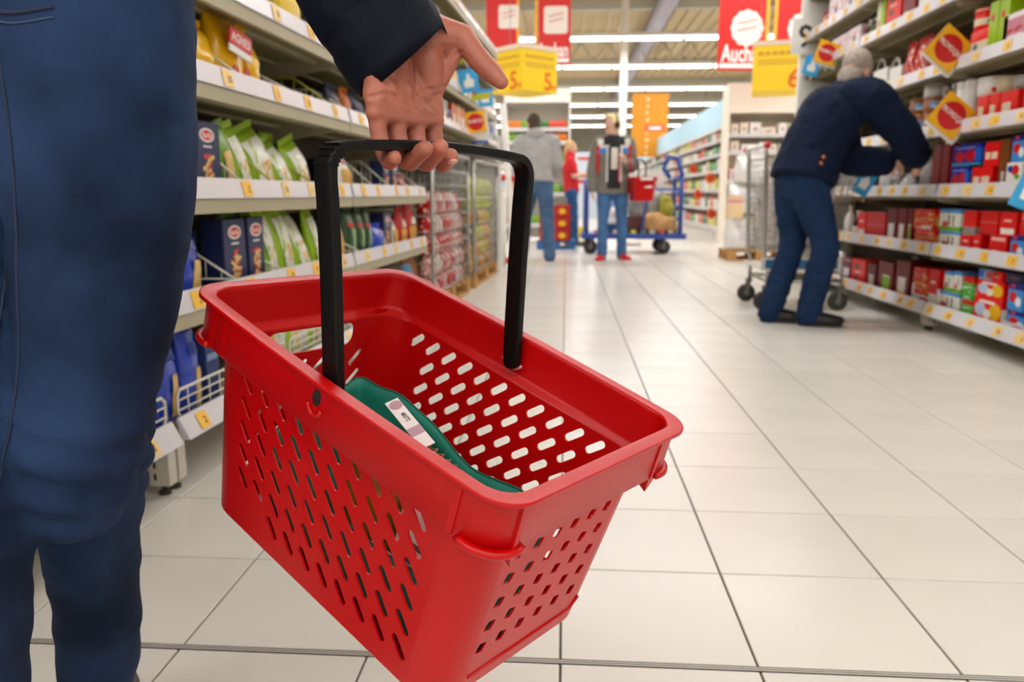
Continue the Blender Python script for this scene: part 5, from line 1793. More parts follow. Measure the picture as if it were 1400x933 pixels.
# ------------------------------------------------------------------ shopping cart beside the bending man
M_chrome = mat('cart_chrome', '#b5b2aa', .3, .8)
M_rub = mat('wheel_rubber', '#3a352f', .7)
M_rubg = mat('wheel_grey', '#6f6b64', .6)
def caster(parent, x, y, z, r, w_=.03, m=None):
    mb = MB().use(m or M_rub)
    mb.rings([[V((x + q * math.cos(2 * PI * k / 18), y + dy, z + q * math.sin(2 * PI * k / 18))) for k in range(18)] for q, dy in ((r * .6, -w_ / 2), (r, -w_ / 2 + .004), (r, w_ / 2 - .004), (r * .6, w_ / 2))], True, True)
    o = mb.build('wheel', None, parent)
    MB().use(M_rubg).rings([[V((x + q * math.cos(2 * PI * k / 12), y + dy, z + q * math.sin(2 * PI * k / 12))) for k in range(12)] for q, dy in ((r * .3, -w_ / 2 - .004), (r * .3, w_ / 2 + .004))], True, True).build('wheel_hub', None, o)
    mb = MB().use(M_rubg)
    for sy in (-1, 1):
        yy = y + sy * (w_ / 2 + .006)
        mb.add([(x - .012, yy - .003, z - .01), (x + .012, yy - .003, z - .01), (x + .03, yy - .003, z + r + .03), (x - .0, yy - .003, z + r + .03),
                (x - .012, yy + .003, z - .01), (x + .012, yy + .003, z - .01), (x + .03, yy + .003, z + r + .03), (x - .0, yy + .003, z + r + .03)], [(0, 1, 2, 3), (7, 6, 5, 4), (0, 4, 5, 1), (1, 5, 6, 2), (2, 6, 7, 3), (3, 7, 4, 0)])
    mb.box(x - .005, x + .035, y - w_ / 2 - .012, y + w_ / 2 + .012, z + r + .022, z + r + .04)
    mb.build('fork', None, parent)
ct = thing('shopping_cart', 'tall wire shopping cart with red handle caps beside the bending man', 'shopping cart', (1.35, 5.42, 0), .02)
for x in (0.0, .50):
    for y in (.0, .46):
        caster(ct, x, y, .065, .065)
mb = MB().use(M_chrome)
for y in (.0, .46):
    mb.tube([(0.02, y, .17), (0.02, y, .33), (-.005, y, .37), (-.03, y, 1.02), (-.04, y, 1.09)], .014, 8)
    mb.tube([(0.02, y, .20), (.52, y, .20)], .013, 8)
    mb.tube([(.52, y, .17), (.52, y, .20), (.50, y, .40)], .012, 8)
mb.tube([(0.02, 0, .2), (0.02, .46, .2)], .012, 8)
mb.tube([(0.52, 0, .2), (0.52, .46, .2)], .012, 8)
mb.build('chassis', None, ct)
mb = MB().use(M_white).tube([(-.04, -.03, 1.095), (-.04, .49, 1.095)], .016, 10)
mb.build('push_handle', None, ct)
for y in (-.045, .505):
    ms = MB().use(M_brightred)
    ellipsoid(ms, (-.04, y, 1.095), (.024, .03, .024), None, 10, 6)
    ms.build('handle_cap', None, ct)
def wire_panel(name, a, b, c, d, nu, nv, r=.0028):
    a, b, c, d = map(V, (a, b, c, d))
    mb = MB().use(M_chrome)
    for i in range(nu + 1):
        mb.tube([a.lerp(b, i / nu), d.lerp(c, i / nu)], r, 4)
    for j in range(nv + 1):
        mb.tube([a.lerp(d, j / nv), b.lerp(c, j / nv)], r * (1.8 if j in (0, nv) else 1), 4)
    mb.build(name, None, ct)
wire_panel('side_basket_wire', (.0, .02, .40), (.48, .04, .44), (.60, .0, 1.02), (-.02, .0, 1.02), 16, 14)
wire_panel('side_basket_wire', (.0, .44, .40), (.48, .42, .44), (.60, .46, 1.02), (-.02, .46, 1.02), 16, 14)
wire_panel('back_basket_wire', (.0, .02, .40), (.0, .44, .40), (-.02, .46, 1.02), (-.02, .0, 1.02), 12, 14)
wire_panel('front_basket_wire', (.48, .04, .44), (.48, .42, .44), (.60, .46, 1.02), (.60, .0, 1.02), 10, 12)
wire_panel('bottom_basket_wire', (.0, .02, .40), (.48, .04, .44), (.48, .42, .44), (.0, .44, .40), 14, 8)
mb = MB().use(M_white).box(-.03, .50, -.01, .47, .28, .30)
mb.use(M_white).box(-.03, .50, -.015, -.01, .27, .36)
mb.build('lower_tray', None, ct)
for x in (.0, .2, .36):
    MB().use(mat('cart_blue', '#2a6f9e', .5)).box(x, x + .12, -.0165, -.015, .285, .345).build('blue_panel', None, ct)
MB().use(print_mat('cart_liner', '#e2dcd8', [('blot', 9., .56, '#b5aca8', 0, 1)])).box(.06, .46, .08, .40, .45, .95).build('load_sack', None, ct)

# ------------------------------------------------------------------ blue flatbed trolley with loose packaging
M_tb = mat('trolley_blue', '#2b4a9c', .45)
tr = thing('flatbed_trolley', 'blue flatbed trolley with tube end frames behind the woman', 'trolley', (.22, 10.45, 0), 0)
box_obj('deck', M_tb, tr, 0, 1.36, 0, .75, .20, .27, .006)
for x0, h in ((.06, .95), (1.28, 1.0)):
    mb = MB().use(M_tb)
    mb.tube([(x0, .04, .27), (x0, .04, h - .1), (x0, .1, h), (x0, .65, h), (x0, .71, h - .1), (x0, .71, .27)], .03, 8)
    for z in (.45, .62, .8):
        mb.tube([(x0, .04, z), (x0, .71, z)], .018, 6)
    mb.build('end_frame', None, tr)
mb = MB().use(M_tb).tube([(1.28, .04, .84), (.86, .04, .84), (.78, .04, .27)], .02, 6)
mb.build('side_rail', None, tr)
mb = MB().use(M_tb)
mb.tube([(1.14, .1, .98), (1.05, .1, 1.1), (1.10, .1, 1.26), (1.22, .1, 1.24), (1.3, .1, 1.0)], .03, 8)
mb.build('push_bow', None, tr)
for x in (.12, 1.08):
    for y in (.1, .62):
        caster(tr, x, y, .092, .092, .05)
MB().use(mat('tag_white', '#ddd8d0', .5)).box(.5, .78, -.004, 0, .1, .16).build('white_plate', None, tr)
def lump(name, label, cat, c, r, m, seed, amp=.25, group=None):
    bm = bmesh.new()
    bmesh.ops.create_icosphere(bm, subdivisions=4, radius=1)
    for q in bm.verts:
        f = 1 + amp * noise.noise(q.co * 1.6 + V((seed, 0, 0))) + amp * .5 * abs(noise.noise(q.co * 4 + V((0, seed, 0))))
        q.co = V((q.co.x * r[0] * f, q.co.y * r[1] * f, max(q.co.z * r[2] * f, -r[2] * .7)))
    me = bpy.data.meshes.new(name)
    bm.to_mesh(me)
    bm.free()
    me.materials.append(m)
    for p in me.polygons:
        p.use_smooth = True
    zmin = min(v.co.z for v in me.vertices)
    o = link(name, me)
    o.location = (c[0], c[1], c[2] - zmin)
    return tag(o, label, cat, group)
M_board = mat('torn_board', '#b98f5a', .85, noise_amt=.25, noise_scale=14)
M_filmg = mat('grey_film', '#85827f', .25, noise_amt=.2, noise_scale=8, coat=.5, bump=.8, bump_scale=12)
lump('torn_cardboard', 'heap of torn brown cardboard on the blue trolley deck', 'cardboard', (1.20, 10.72, .271), (.30, .17, .16), M_board, 3)
lump('plastic_film', 'grey crumpled plastic film heap above the cardboard on the trolley', 'plastic film', (1.10, 10.88, .40), (.27, .2, .30), M_filmg, 8)
lump('plastic_film', 'pale plastic film pile at the middle of the trolley', 'plastic film', (.78, 10.95, .271), (.22, .2, .2), mat('pale_film', '#cfcac8', .3, coat=.4, bump=.8, bump_scale=12), 14)
lump('yellow_sack', 'yellow crumpled sack at the right end of the trolley', 'sack', (1.33, 10.72, .50), (.10, .08, .15), mat('sack_yellow', '#a39a2c', .5, noise_amt=.25, noise_scale=12), 21)
carton('dark_box', .3, .25, .22, mat('box_maroon', '#5a2f2c', .7), 'dark maroon box lying on the trolley deck', 'box', (.88, 10.55, .271), .2)
carton('blue_box', .2, .2, .12, mat('box_blue', '#24447c', .6), 'small blue box at the foot of the cardboard heap', 'box', (.66, 10.52, .271), -.1)
carton('white_box', .42, .3, .32, mat('box_white', '#e8dfda', .6), 'large white carton on the trolley, left of two behind the red basket', 'box', (.84, 11.05, .75), 0)
o = carton('white_box', .28, .3, .36, mat('box_white', '#e8dfda', .6), 'tall white carton on the trolley, right of two behind the red basket', 'box', (1.20, 11.06, .75), 0)
carton('base_carton', .5, .3, .475, mat('base_board', '#b3a596', .8), 'grey carton under the two white cartons on the trolley', 'box', (1.02, 11.05, .271), 0)
rnd = random.Random(2)
for k in range(9):
    cn, hx = FP[(k * 3 + 4) % len(FP)]
    carton('small_box', .06, .05, .045, print_mat('far_' + cn.replace(' ', '_'), hx, []), 'small %s box on the front edge of the trolley deck, %s along' % (cn, ORD[k]), 'box', (.42 + k * .12, 10.465, .271), rnd.uniform(-.3, .3), 'small boxes on the trolley edge')

# ------------------------------------------------------------------ people
M_skin = mat('skin', '#dba790', .5, noise_amt=.05, noise_scale=40)
M_lip = mat('lips', '#b5675c', .5)
M_eye = mat('eye_dark', '#2b2320', .3)
M_eyew = mat('eye_white', '#e8e2dc', .3)
def denim(name, hx, amt=.18):
    return mat(name, hx, .85, spec=.12, noise_amt=amt, noise_scale=7, bump=.25, bump_scale=160)

def fold(me, amt, sc, seed=0., stretch=(1, 1, 2.2)):
    """soft cloth folds pushed along the normals"""
    sh = [v.normal.copy() for v in me.vertices]
    for v, nrm in zip(me.vertices, sh):
        q = V((v.co.x * sc * stretch[0], v.co.y * sc * stretch[1], v.co.z * sc * stretch[2])) + V((seed, seed * 1.7, 0))
        v.co += nrm * amt * (noise.noise(q) + .5 * noise.noise(q * 2.1))

def mesh_part(name, mb, m, parent, size, smooth=4, folds=None):
    me = voxel(mb, size, smooth)
    if folds:
        fold(me, *folds)
    me.materials.append(m)
    me.name = name
    return link(name, me, parent)

def add_head(mb, c, f, up, s=1.0):
    """c centre of the skull, f facing direction"""
    f = V(f).normalized()
    up = V(up).normalized()
    sd = f.cross(up).normalized()
    up = sd.cross(f)
    Mh = Matrix((sd, f, up)).transposed()
    P = lambda x, y, z: V(c) + Mh @ V((x * s, y * s, z * s))
    ellipsoid(mb, P(0, -.008, .025), (.074 * s, .094 * s, .092 * s), Mh)
    ellipsoid(mb, P(0, .018, -.045), (.058 * s, .070 * s, .070 * s), Mh)
    sweep(mb, [P(0, .055, -.088), P(0, .072, -.098)], [.022 * s, .019 * s], None, 10, 2)
    sweep(mb, [P(0, .082, .022), P(0, .098, -.012), P(0, .106, -.024)], [.009 * s, .012 * s, .013 * s], None, 10, 3)
    for q in (-1, 1):
        ellipsoid(mb, P(q * .016, .092, -.028), (.009 * s, .010 * s, .008 * s), Mh, 8, 6)
        ellipsoid(mb, P(q * .040, .062, -.028), (.022 * s, .02 * s, .02 * s), Mh, 10, 6)
        ellipsoid(mb, P(q * .032, .078, .024), (.024 * s, .012 * s, .008 * s), Mh, 10, 6)
        ellipsoid(mb, P(q * .077, -.012, -.012), (.009 * s, .020 * s, .033 * s), Mh, 10, 8)
    ellipsoid(mb, P(0, .084, -.060), (.024 * s, .012 * s, .006 * s), Mh, 10, 6)
    ellipsoid(mb, P(0, .082, -.072), (.021 * s, .012 * s, .007 * s), Mh, 10, 6)
    return P, Mh

def face_parts(P, Mh, parent, s=1.0):
    for q in (-1, 1):
        mb = MB().use(M_eyew)
        ellipsoid(mb, P(q * .031, .079, .004), (.0135 * s, .008 * s, .0075 * s), Mh, 10, 6)
        mb.use(M_eye)
        ellipsoid(mb, P(q * .031, .0845, .004), (.006 * s, .004 * s, .006 * s), Mh, 8, 6)
        mb.build('eye', None, parent)
    mb = MB().use(M_lip)
    ellipsoid(mb, P(0, .090, -.0605), (.021 * s, .0095 * s, .0045 * s), Mh, 10, 6)
    ellipsoid(mb, P(0, .089, -.0695), (.018 * s, .0095 * s, .0050 * s), Mh, 10, 6)
    mb.build('lips', None, parent)

def add_hand(mb, wr, tip, palm_n, s=1.0, curl=.5, thumb=1):
    """relaxed hand from the wrist towards tip; palm_n = way the palm faces"""
    wr, tip = V(wr), V(tip)
    d = (tip - wr).normalized()
    pn = V(palm_n)
    pn = (pn - d * pn.dot(d)).normalized()
    sd = d.cross(pn) * thumb
    sweep(mb, [wr - d * .01, wr + d * .03 * s, wr + d * .085 * s], [(.026 * s, .018 * s), (.036 * s, .016 * s), (.041 * s, .013 * s)], sd, 12, 4)
    for k, (o, l) in enumerate(((.031, .068), (.010, .076), (-.011, .070), (-.031, .055))):
        b = wr + d * .082 * s + sd * o * s
        c1 = (d * math.cos(curl) + pn * math.sin(curl))
        c2 = (d * math.cos(curl * 2) + pn * math.sin(curl * 2))
        p1 = b + c1 * l * .5 * s
        sweep(mb, [b, p1, p1 + c2 * l * .5 * s], [.0098 * s, .009 * s, .0078 * s], None, 9, 3)
    b = wr + d * .025 * s + sd * .030 * s
    t1 = b + (d * .7 + sd * .7 + pn * .25) * .040 * s
    sweep(mb, [b, t1, t1 + (d * .9 + sd * .25 + pn * .3) * .034 * s], [.015 * s, .012 * s, .009 * s], None, 9, 3)

def limb_radii(s):
    return dict(sh=.056 * s, ua=.049 * s, el=.040 * s, fa=.038 * s, wr=.026 * s, hip=.090 * s, th=.083 * s, kn=.058 * s, cf=.056 * s, an=.038 * s)

def torso_chain(J):
    return [J['pel'] - V((0, 0, .05)), J['pel'], J['waist'], J['chest'], J['chest'].lerp(J['neck'], .55), J['neck']]

def person(label, loc, J, face, style, s=1.0, up=(0, 0, 1), fine=.007, hands=True, girth=1.0):
    t = thing('person', label, 'person', loc)
    J = {k: V(v) for k, v in J.items()}
    R = limb_radii(s)
    side = (J['shR'] - J['shL'])
    side.z *= .5
    hs = (J['hipR'] - J['hipL'])
    g = girth
    tr_b = [(.150 * s, .105 * s), (.160 * s, .112 * s), (.140 * s, .100 * s), (.165 * s, .112 * s), (.135 * s, .085 * s), (.060 * s, .060 * s)]
    mb = MB()
    sweep(mb, torso_chain(J), tr_b, side, 18, 5)
    sweep(mb, [J['neck'] - V((0, 0, .03)), J['neck'].lerp(J['head'], .45), J['head']], [.060 * s, .052 * s, .05 * s], None, 14, 4)
    P, Mh = add_head(mb, J['head'], face, up, s)
    for q in 'LR':
        a, b, c = J['sh' + q], J['el' + q], J['wr' + q]
        sweep(mb, [J['chest'].lerp(a, .5) + V((0, 0, .05)), a, a.lerp(b, .5), b, b.lerp(c, .4), c], [.06 * s, R['sh'], R['ua'], R['el'], R['fa'], R['wr']], None, 14, 4)
        if hands:
            add_hand(mb, c, J['ha' + q], J['palm' + q], s, style.get('curl', .5), 1 if q == 'L' else -1)
        a, b, c = J['hip' + q], J['kn' + q], J['an' + q]
        sweep(mb, [a + V((0, 0, .02)), a.lerp(b, .35), b, b.lerp(c, .35), c], [R['hip'], R['th'], R['kn'], R['cf'], R['an']], None, 14, 4)
        sweep(mb, [c - V((0, 0, .02)), c.lerp(J['to' + q], .6), J['to' + q]], [(.028 * s, .026 * s), (.032 * s, .018 * s), (.026 * s, .012 * s)], None, 12, 3)
    body = mesh_part('body', mb, M_skin, t, fine, 3)
    face_parts(P, Mh, t, s)
    # hair cap
    mb = MB()
    k = 1.055
    hb = style.get('hair', .03)
    if style.get('balding'):
        ellipsoid(mb, P(0, -.030, .000), (.080 * s, .082 * s, .060 * s), Mh)
    else:
        ellipsoid(mb, P(0, -.022, .046), (.079 * s, .088 * s, .084 * s), Mh)
    ellipsoid(mb, P(0, -.050, hb - .04), (.072 * s, .052 * s, .075 * s), Mh)
    for q in (-1, 1):
        ellipsoid(mb, P(q * .066, -.002, .03), (.014 * s, .045 * s, .045 * s), Mh)
    if style.get('fringe'):
        ellipsoid(mb, P(0, .055, .092), (.062 * s, .04 * s, .03 * s), Mh)
    if style.get('long'):
        sweep(mb, [P(0, -.06, .02), P(0, -.075, -.09), P(0, -.07, -.16)], [(.07 * s, .04 * s), (.065 * s, .035 * s), (.04 * s, .02 * s)], Mh @ V((1, 0, 0)), 12, 4)
    mesh_part('hair', mb, style['hair_mat'], t, .006, 2, (.004, 60., 3.))
    # trousers
    mb = MB()
    e = style.get('ease', .012) * s
    hipw = [(.158 * s * g, .115 * s * g), (.172 * s * g, .124 * s * g), (.155 * s * g, .112 * s * g)]
    wt = J['pel'].lerp(J['waist'], style.get('rise', .35))
    sweep(mb, [J['pel'] - V((0, 0, .06)), J['pel'], wt], hipw, hs, 18, 5)
    for q in 'LR':
        a, b, c = J['hip' + q], J['kn' + q], J['an' + q]
        d = (c - b).normalized()
        sweep(mb, [a + V((0, 0, .03)), a.lerp(b, .35), b, b.lerp(c, .4), c + d * .035], [R['hip'] + e, R['th'] + e, R['kn'] + e, R['cf'] + e * 1.1, R['an'] + .014 + e], None, 16, 5)
    jeans = mesh_part('jeans', mb, style['leg_mat'], t, .009, 4, (.007, 11., 1.))
    # upper garment
    e = style.get('ease_top', .018) * s
    mb = MB()
    hem = J['pel'].lerp(J['waist'], style.get('hem', .2))
    sweep(mb, [hem, J['waist'], J['chest'], J['chest'].lerp(J['neck'], .55), J['neck'] - (J['neck'] - J['chest']).normalized() * .02],
          [(.170 * s * g + e, .120 * s * g + e), (.152 * s * g + e, .112 * s * g + e), (.168 * s * g + e, .115 * s + e), (.138 * s + e, .088 * s + e), (.075 * s + e * .4, .07 * s + e * .4)], side, 20, 5, True, True)
    sl = style.get('sleeve', 1.0)
    for q in 'LR':
        a, b, c = J['sh' + q], J['el' + q], J['wr' + q]
        pts = [J['chest'].lerp(a, .55) + V((0, 0, .04)), a, a.lerp(b, .5), b]
        rr = [.06 * s + e, R['sh'] + e, R['ua'] + e, R['el'] + e]
        if sl > .6:
            pts += [b.lerp(c, .5), b.lerp(c, .97)]
            rr += [R['fa'] + e, R['wr'] + e]
        else:
            pts[-1] = a.lerp(b, sl * 1.6)
        sweep(mb, pts, rr, None, 16, 4)
    if style.get('hood'):
        sweep(mb, [P(-.10, -.04, -.15), P(-.05, -.115, -.12), P(0, -.135, -.115), P(.05, -.115, -.12), P(.10, -.04, -.15)], [.036 * s, .055 * s, .065 * s, .055 * s, .036 * s], None, 12, 5)
    if style.get('collar'):
        sweep(mb, [J['neck'] - V((0, 0, .03)), J['neck'] + (J['head'] - J['neck']) * .3], [.088 * s, .082 * s], None, 16, 3)
    top = mesh_part(style['top_name'], mb, style['top_mat'], t, .009, 4, (.008, 10., 2., (1, 1, 1.6)))
    # shoes
    for q in 'LR':
        c, to = J['an' + q], J['to' + q]
        d = V((to.x - c.x, to.y - c.y, 0)).normalized()
        mb = MB()
        heel = V((c.x, c.y, min(c.z, .09) - .045)) - d * .035 * s
        toe = V((to.x, to.y, to.z + .005)) + d * .02
        sdv = d.cross(V((0, 0, 1)))
        lift = max(c.z - .09, 0)
        heel.z += lift
        sweep(mb, [heel, heel.lerp(toe, .35), heel.lerp(toe, .75), toe], [(.041 * s, .048 * s), (.048 * s, .052 * s), (.055 * s, .040 * s), (.042 * s, .030 * s)], sdv, 14, 4)
        sweep(mb, [c - V((0, 0, .03)), c + V((0, 0, .012))], [.047 * s, .046 * s], None, 14, 2)
        sh = mesh_part('shoe', mb, style['shoe_mat'], t, .008, 3)
        zmin = min(v.co.z for v in sh.data.vertices)
        if zmin < .001 or style.get('flat', True):
            for v in sh.data.vertices:
                if v.co.z < .004 + lift:
                    v.co.z = .002 + lift
        MB().use(style.get('sole_mat', M_rub)).rings([ring_foot(heel, toe, sdv, z + lift, s) for z in (.0005, .014)], True, False).build('sole', None, sh)
    return t, P, Mh, top

def ring_foot(heel, toe, sd, z, s):
    d = V((toe.x - heel.x, toe.y - heel.y, 0))
    out = []
    for k in range(24):
        a = 2 * PI * k / 24
        u = .5 - .5 * math.cos(a)
        w_ = (.044 + .010 * u) * s * math.sin(a)
        w_ = math.copysign(abs(math.sin(a)) ** .6, math.sin(a)) * (.038 + .012 * u) * s
        p = V((heel.x, heel.y, 0)) + d * (-.12 + 1.22 * u) + sd * w_
        out.append(V((p.x, p.y, z)))
    return out

# hooded man walking away
st = dict(hair_mat=mat('hair_dark', '#4a3a30', .8), leg_mat=denim('jeans_mid', '#4a6484'), top_mat=mat('hoodie_grey', '#a9a7a6', .9, noise_amt=.06, noise_scale=14, bump=.2, bump_scale=90), top_name='hoodie', shoe_mat=mat('shoe_navy', '#2a2f42', .6),
          hood=True, hem=.05, ease_top=.034, ease=.02, hair=.02)
J = dict(pel=(0, 0, .93), waist=(0, .01, 1.08), chest=(0, .03, 1.28), neck=(-.02, .06, 1.46), head=(-.045, .09, 1.60), shL=(-.185, .03, 1.395), elL=(-.28, .05, 1.13), wrL=(-.20, .26, 1.02), haL=(-.10, .34, 1.0), palmL=(1, 0, 0),
         shR=(.185, .04, 1.395), elR=(.235, .06, 1.13), wrR=(.18, .26, 1.0), haR=(.10, .34, .98), palmR=(-1, 0, 0), hipL=(-.09, 0, .88), knL=(-.14, .17, .48), anL=(-.175, .26, .09), toL=(-.19, .42, .03),
         hipR=(.09, 0, .88), knR=(.135, -.06, .49), anR=(.165, -.28, .09), toR=(.18, -.13, .03))
person('man in grey hooded sweatshirt and blue jeans, seen from behind', (-.345, 9.6, 0), J, (-.35, 1, 0), st)

# girl in red shirt
st = dict(hair_mat=mat('hair_blond', '#c9a26a', .8), leg_mat=denim('jeans_slim', '#2f5480'), top_mat=mat('shirt_red', '#c81620', .8), top_name='polo_shirt', shoe_mat=mat('shoe_olive', '#5a5a48', .7), sleeve=.45, hem=-.1, long=True, ease_top=.014, ease=.008, collar=True)
J = dict(pel=(-.02, 0, .84), waist=(-.03, 0, .98), chest=(-.04, 0, 1.16), neck=(-.05, 0, 1.32), head=(-.035, 0, 1.46), shL=(-.03, .15, 1.27), elL=(.06, .17, 1.06), wrL=(.27, .10, 1.05), haL=(.36, .08, 1.05), palmL=(0, 0, 1),
         shR=(-.04, -.15, 1.27), elR=(.02, -.17, 1.04), wrR=(.22, -.16, 1.08), haR=(.31, -.14, 1.09), palmR=(0, 0, 1), hipL=(-.02, .08, .80), knL=(.01, .1, .44), anL=(-.06, .14, .09), toL=(.08, .15, .03),
         hipR=(-.02, -.08, .80), knR=(.03, -.09, .44), anR=(.04, -.10, .085), toR=(.19, -.11, .03))
person('girl in red polo shirt and slim jeans holding a hand out', (.11, 12.2, 0), J, (1, -.15, -.1), st, .9)

# woman with ear muffs
M_jg = mat('jacket_grey', '#77746a', .85, noise_amt=.06, noise_scale=16, bump=.2, bump_scale=90)
st = dict(hair_mat=mat('hair_pale', '#f0dca8', .8), leg_mat=denim('jeans_wash', '#4a6f9e'), top_mat=M_jg, top_name='jacket', shoe_mat=mat('shoe_red', '#d01a20', .5), hem=-.75, ease_top=.032, ease=.008, fringe=True, sole_mat=M_white)
J = dict(pel=(0, 0, .91), waist=(0, 0, 1.06), chest=(0, 0, 1.24), neck=(-.01, 0, 1.42), head=(-.025, -.015, 1.565), shL=(.165, 0, 1.35), elL=(.215, .03, 1.09), wrL=(.13, -.20, 1.12), haL=(.10, -.25, 1.21), palmL=(-1, 0, 0),
         shR=(-.17, 0, 1.35), elR=(-.235, .02, 1.08), wrR=(-.24, -.04, .84), haR=(-.24, -.05, .70), palmR=(1, 0, 0), hipL=(.085, 0, .86), knL=(.115, .03, .46), anL=(.125, .10, .085), toL=(.19, -.02, .03),
         hipR=(-.085, 0, .86), knR=(-.11, -.06, .46), anR=(-.115, -.06, .085), toR=(-.16, -.20, .03))
wm, P, Mh, jk = person('woman with dark ear muffs, grey jacket and red shoes facing the aisle', (.55, 9.38, 0), J, (-.8, -.6, -.05), st, .97)
M_blk = mat('ear_muff', '#2a2522', .8)
mb = MB().use(M_blk)
for q in (-1, 1):
    ellipsoid(mb, P(q * .083, -.012, -.01), (.02, .036, .042), Mh, 14, 8)
mb.tube([P(.085 * math.cos(a), -.015, .035 + .092 * math.sin(a)) for a in [PI * k / 12 for k in range(13)]], .006, 8)
mb.build('ear_muffs', None, wm)
def hug(name, m, quads, d=.002, src=None):
    """cloth patch lying on a garment: strip points given on the body axis, pushed out to its skin"""
    from mathutils.bvhtree import BVHTree
    ob = src
    bvh = BVHTree.FromPolygons([v.co for v in ob.data.vertices], [list(p.vertices) for p in ob.data.polygons])
    for rows in quads:
        mb = MB().use(m)
        vs, nc = [], len(rows[0])
        for r in rows:
            for (o, dr) in r:
                hit = bvh.ray_cast(V(o) + V(dr).normalized() * 1.0, -V(dr).normalized())
                p = hit[0] if hit[0] is not None else V(o)
                vs.append(p + V(dr).normalized() * d)
        fs = [(j * nc + i, j * nc + i + 1, (j + 1) * nc + i + 1, (j + 1) * nc + i) for j in range(len(rows) - 1) for i in range(nc - 1)]
        mb.add(vs, fs, True)
        mb.build(name, None, ob)
def band(z0, z1, x0, x1, n=6, k=4, dr=(0, -1, 0)):
    return [[(((x0 + (x1 - x0) * i / n), 0, z0 + (z1 - z0) * j / k), dr) for i in range(n + 1)] for j in range(k + 1)]
hug('white_yoke', mat('yoke_white', '#ddd6cc', .8), [band(1.30, 1.40, -.19, -.05), band(1.30, 1.40, .05, .18)], .006, jk)
hug('blue_stripe', mat('stripe_blue', '#3f7fc4', .8), [band(1.24, 1.30, -.20, -.075), band(1.24, 1.30, .07, .19)], .006, jk)
hug('red_stripe', mat('stripe_red', '#c02838', .8), [band(1.02, 1.33, -.205, -.165, 2, 10), band(1.02, 1.33, .165, .2, 2, 10)], .008, jk)
hug('dark_top', mat('top_black', '#1c1a1e', .8), [band(.84, 1.44, -.075, .075, 6, 14)], .007, jk)
hug('dark_collar', mat('top_black', '#1c1a1e', .8), [band(1.33, 1.43, -.12, .12, 8, 4)], .014, jk)
hug('white_print', mat('shirt_print', '#d9d2c6', .8), [band(1.06, 1.30, -.035, .04, 4, 8)], .010, jk)
hug('zip_edge', mat('zip_white', '#e6e0d8', .6), [band(.92, 1.40, .07, .09, 2, 12), band(.92, 1.40, -.085, -.07, 2, 12)], .009, jk)
hug('red_lapel', mat('stripe_red', '#c02838', .8), [band(.92, 1.24, .048, .068, 2, 10)], .0095, jk)
# the small basket on her forearm
b2 = thing('shopping_basket', 'small red shopping basket hanging from the arm of the woman in grey', 'basket', (.865, 9.22, .70), .15)
mb = MB().use(M_red_pl)
ro = [ring_pts(.21, .30, .03, 0, 0, 2, 4), ring_pts(.25, .36, .035, .22, 0, 2, 4), ring_pts(.28, .39, .04, .22, 0, 2, 4), ring_pts(.28, .39, .04, .27, 0, 2, 4), ring_pts(.262, .372, .035, .27, 0, 2, 4), ring_pts(.24, .35, .03, .22, 0, 2, 4), ring_pts(.20, .29, .03, .006, 0, 2, 4)]
mb.rings(ro, True, False)
mb.build('basket_shell', None, b2)
MB().use(M_ink_w).slab([(-.06, .235), (.08, .235), (.08, .262), (-.06, .262)], frame((0, -.1955, 0)), .0012).build('white_sticker', None, b2)
MB().use(M_ink_w).slab([(-.02, .15), (.07, .15), (.07, .175), (.0, .165)], frame((0, -.1815, 0), 0, .08), .0012).build('white_mark', None, b2)
mb = MB().use(M_black_pl).tube(catmull([(0, -.18, .25), (0, -.165, .40), (-.03, -.1, .455), (-.06, .0, .46), (-.03, .1, .455), (0, .165, .40), (0, .18, .25)], 4), .009, 8)
mb.build('carry_handle', None, b2)

# bending man at the chocolate rack
st = dict(hair_mat=mat('hair_grey', '#a89b90', .85, noise_amt=.25, noise_scale=60), leg_mat=denim('jeans_dark', '#1c3050'), top_mat=mat('coat_navy', '#121c33', .8, spec=.12, noise_amt=.1, noise_scale=10, bump=.3, bump_scale=50), top_name='coat', shoe_mat=mat('shoe_black', '#15120f', .5), hem=-.02, ease_top=.055, ease=.02, collar=True, curl=.7, hair=.0)
J = dict(pel=(.0, 0, .87), waist=(.06, .02, 1.06), chest=(.155, .03, 1.245), neck=(.235, .02, 1.375), head=(.275, .03, 1.475), shR=(.30, -.17, 1.305), elR=(.50, -.12, 1.13), wrR=(.63, -.02, .995), haR=(.68, .02, .94), palmR=(.3, .5, -.6),
         shL=(.22, .20, 1.28), elL=(.33, .20, .99), wrL=(.50, .10, .965), haL=(.57, .07, .95), palmL=(.2, -.6, -.6), hipR=(.01, -.095, .83), knR=(.125, -.11, .48), anR=(.07, -.07, .09), toR=(.22, -.10, .03),
         hipL=(-.03, .095, .83), knL=(-.01, .09, .48), anL=(-.12, .06, .09), toL=(.03, .02, .03))
bm_, P, Mh, coat = person('grey haired man in navy coat bending into the chocolate rack', (1.40, 4.86, 0), J, (.75, .66, -.28), st, 1.0, (.25, .05, 1), .007, True, 1.06)
from mathutils.bvhtree import BVHTree as _BV
_cb = _BV.FromPolygons([v.co for v in coat.data.vertices], [list(p.vertices) for p in coat.data.polygons])
for k in range(2):
    h = _cb.ray_cast(V((.050 - .014 * k, -1, .985 - .035 * k)), V((0, 1, 0)))
    mb = MB().use(mat('coat_button', '#b0652f', .4, .4))
    ellipsoid(mb, h[0] if h[0] is not None else (.05, -.2, 1), (.012, .007, .012), None, 10, 6)
    mb.build('coat_button', None, bm_)

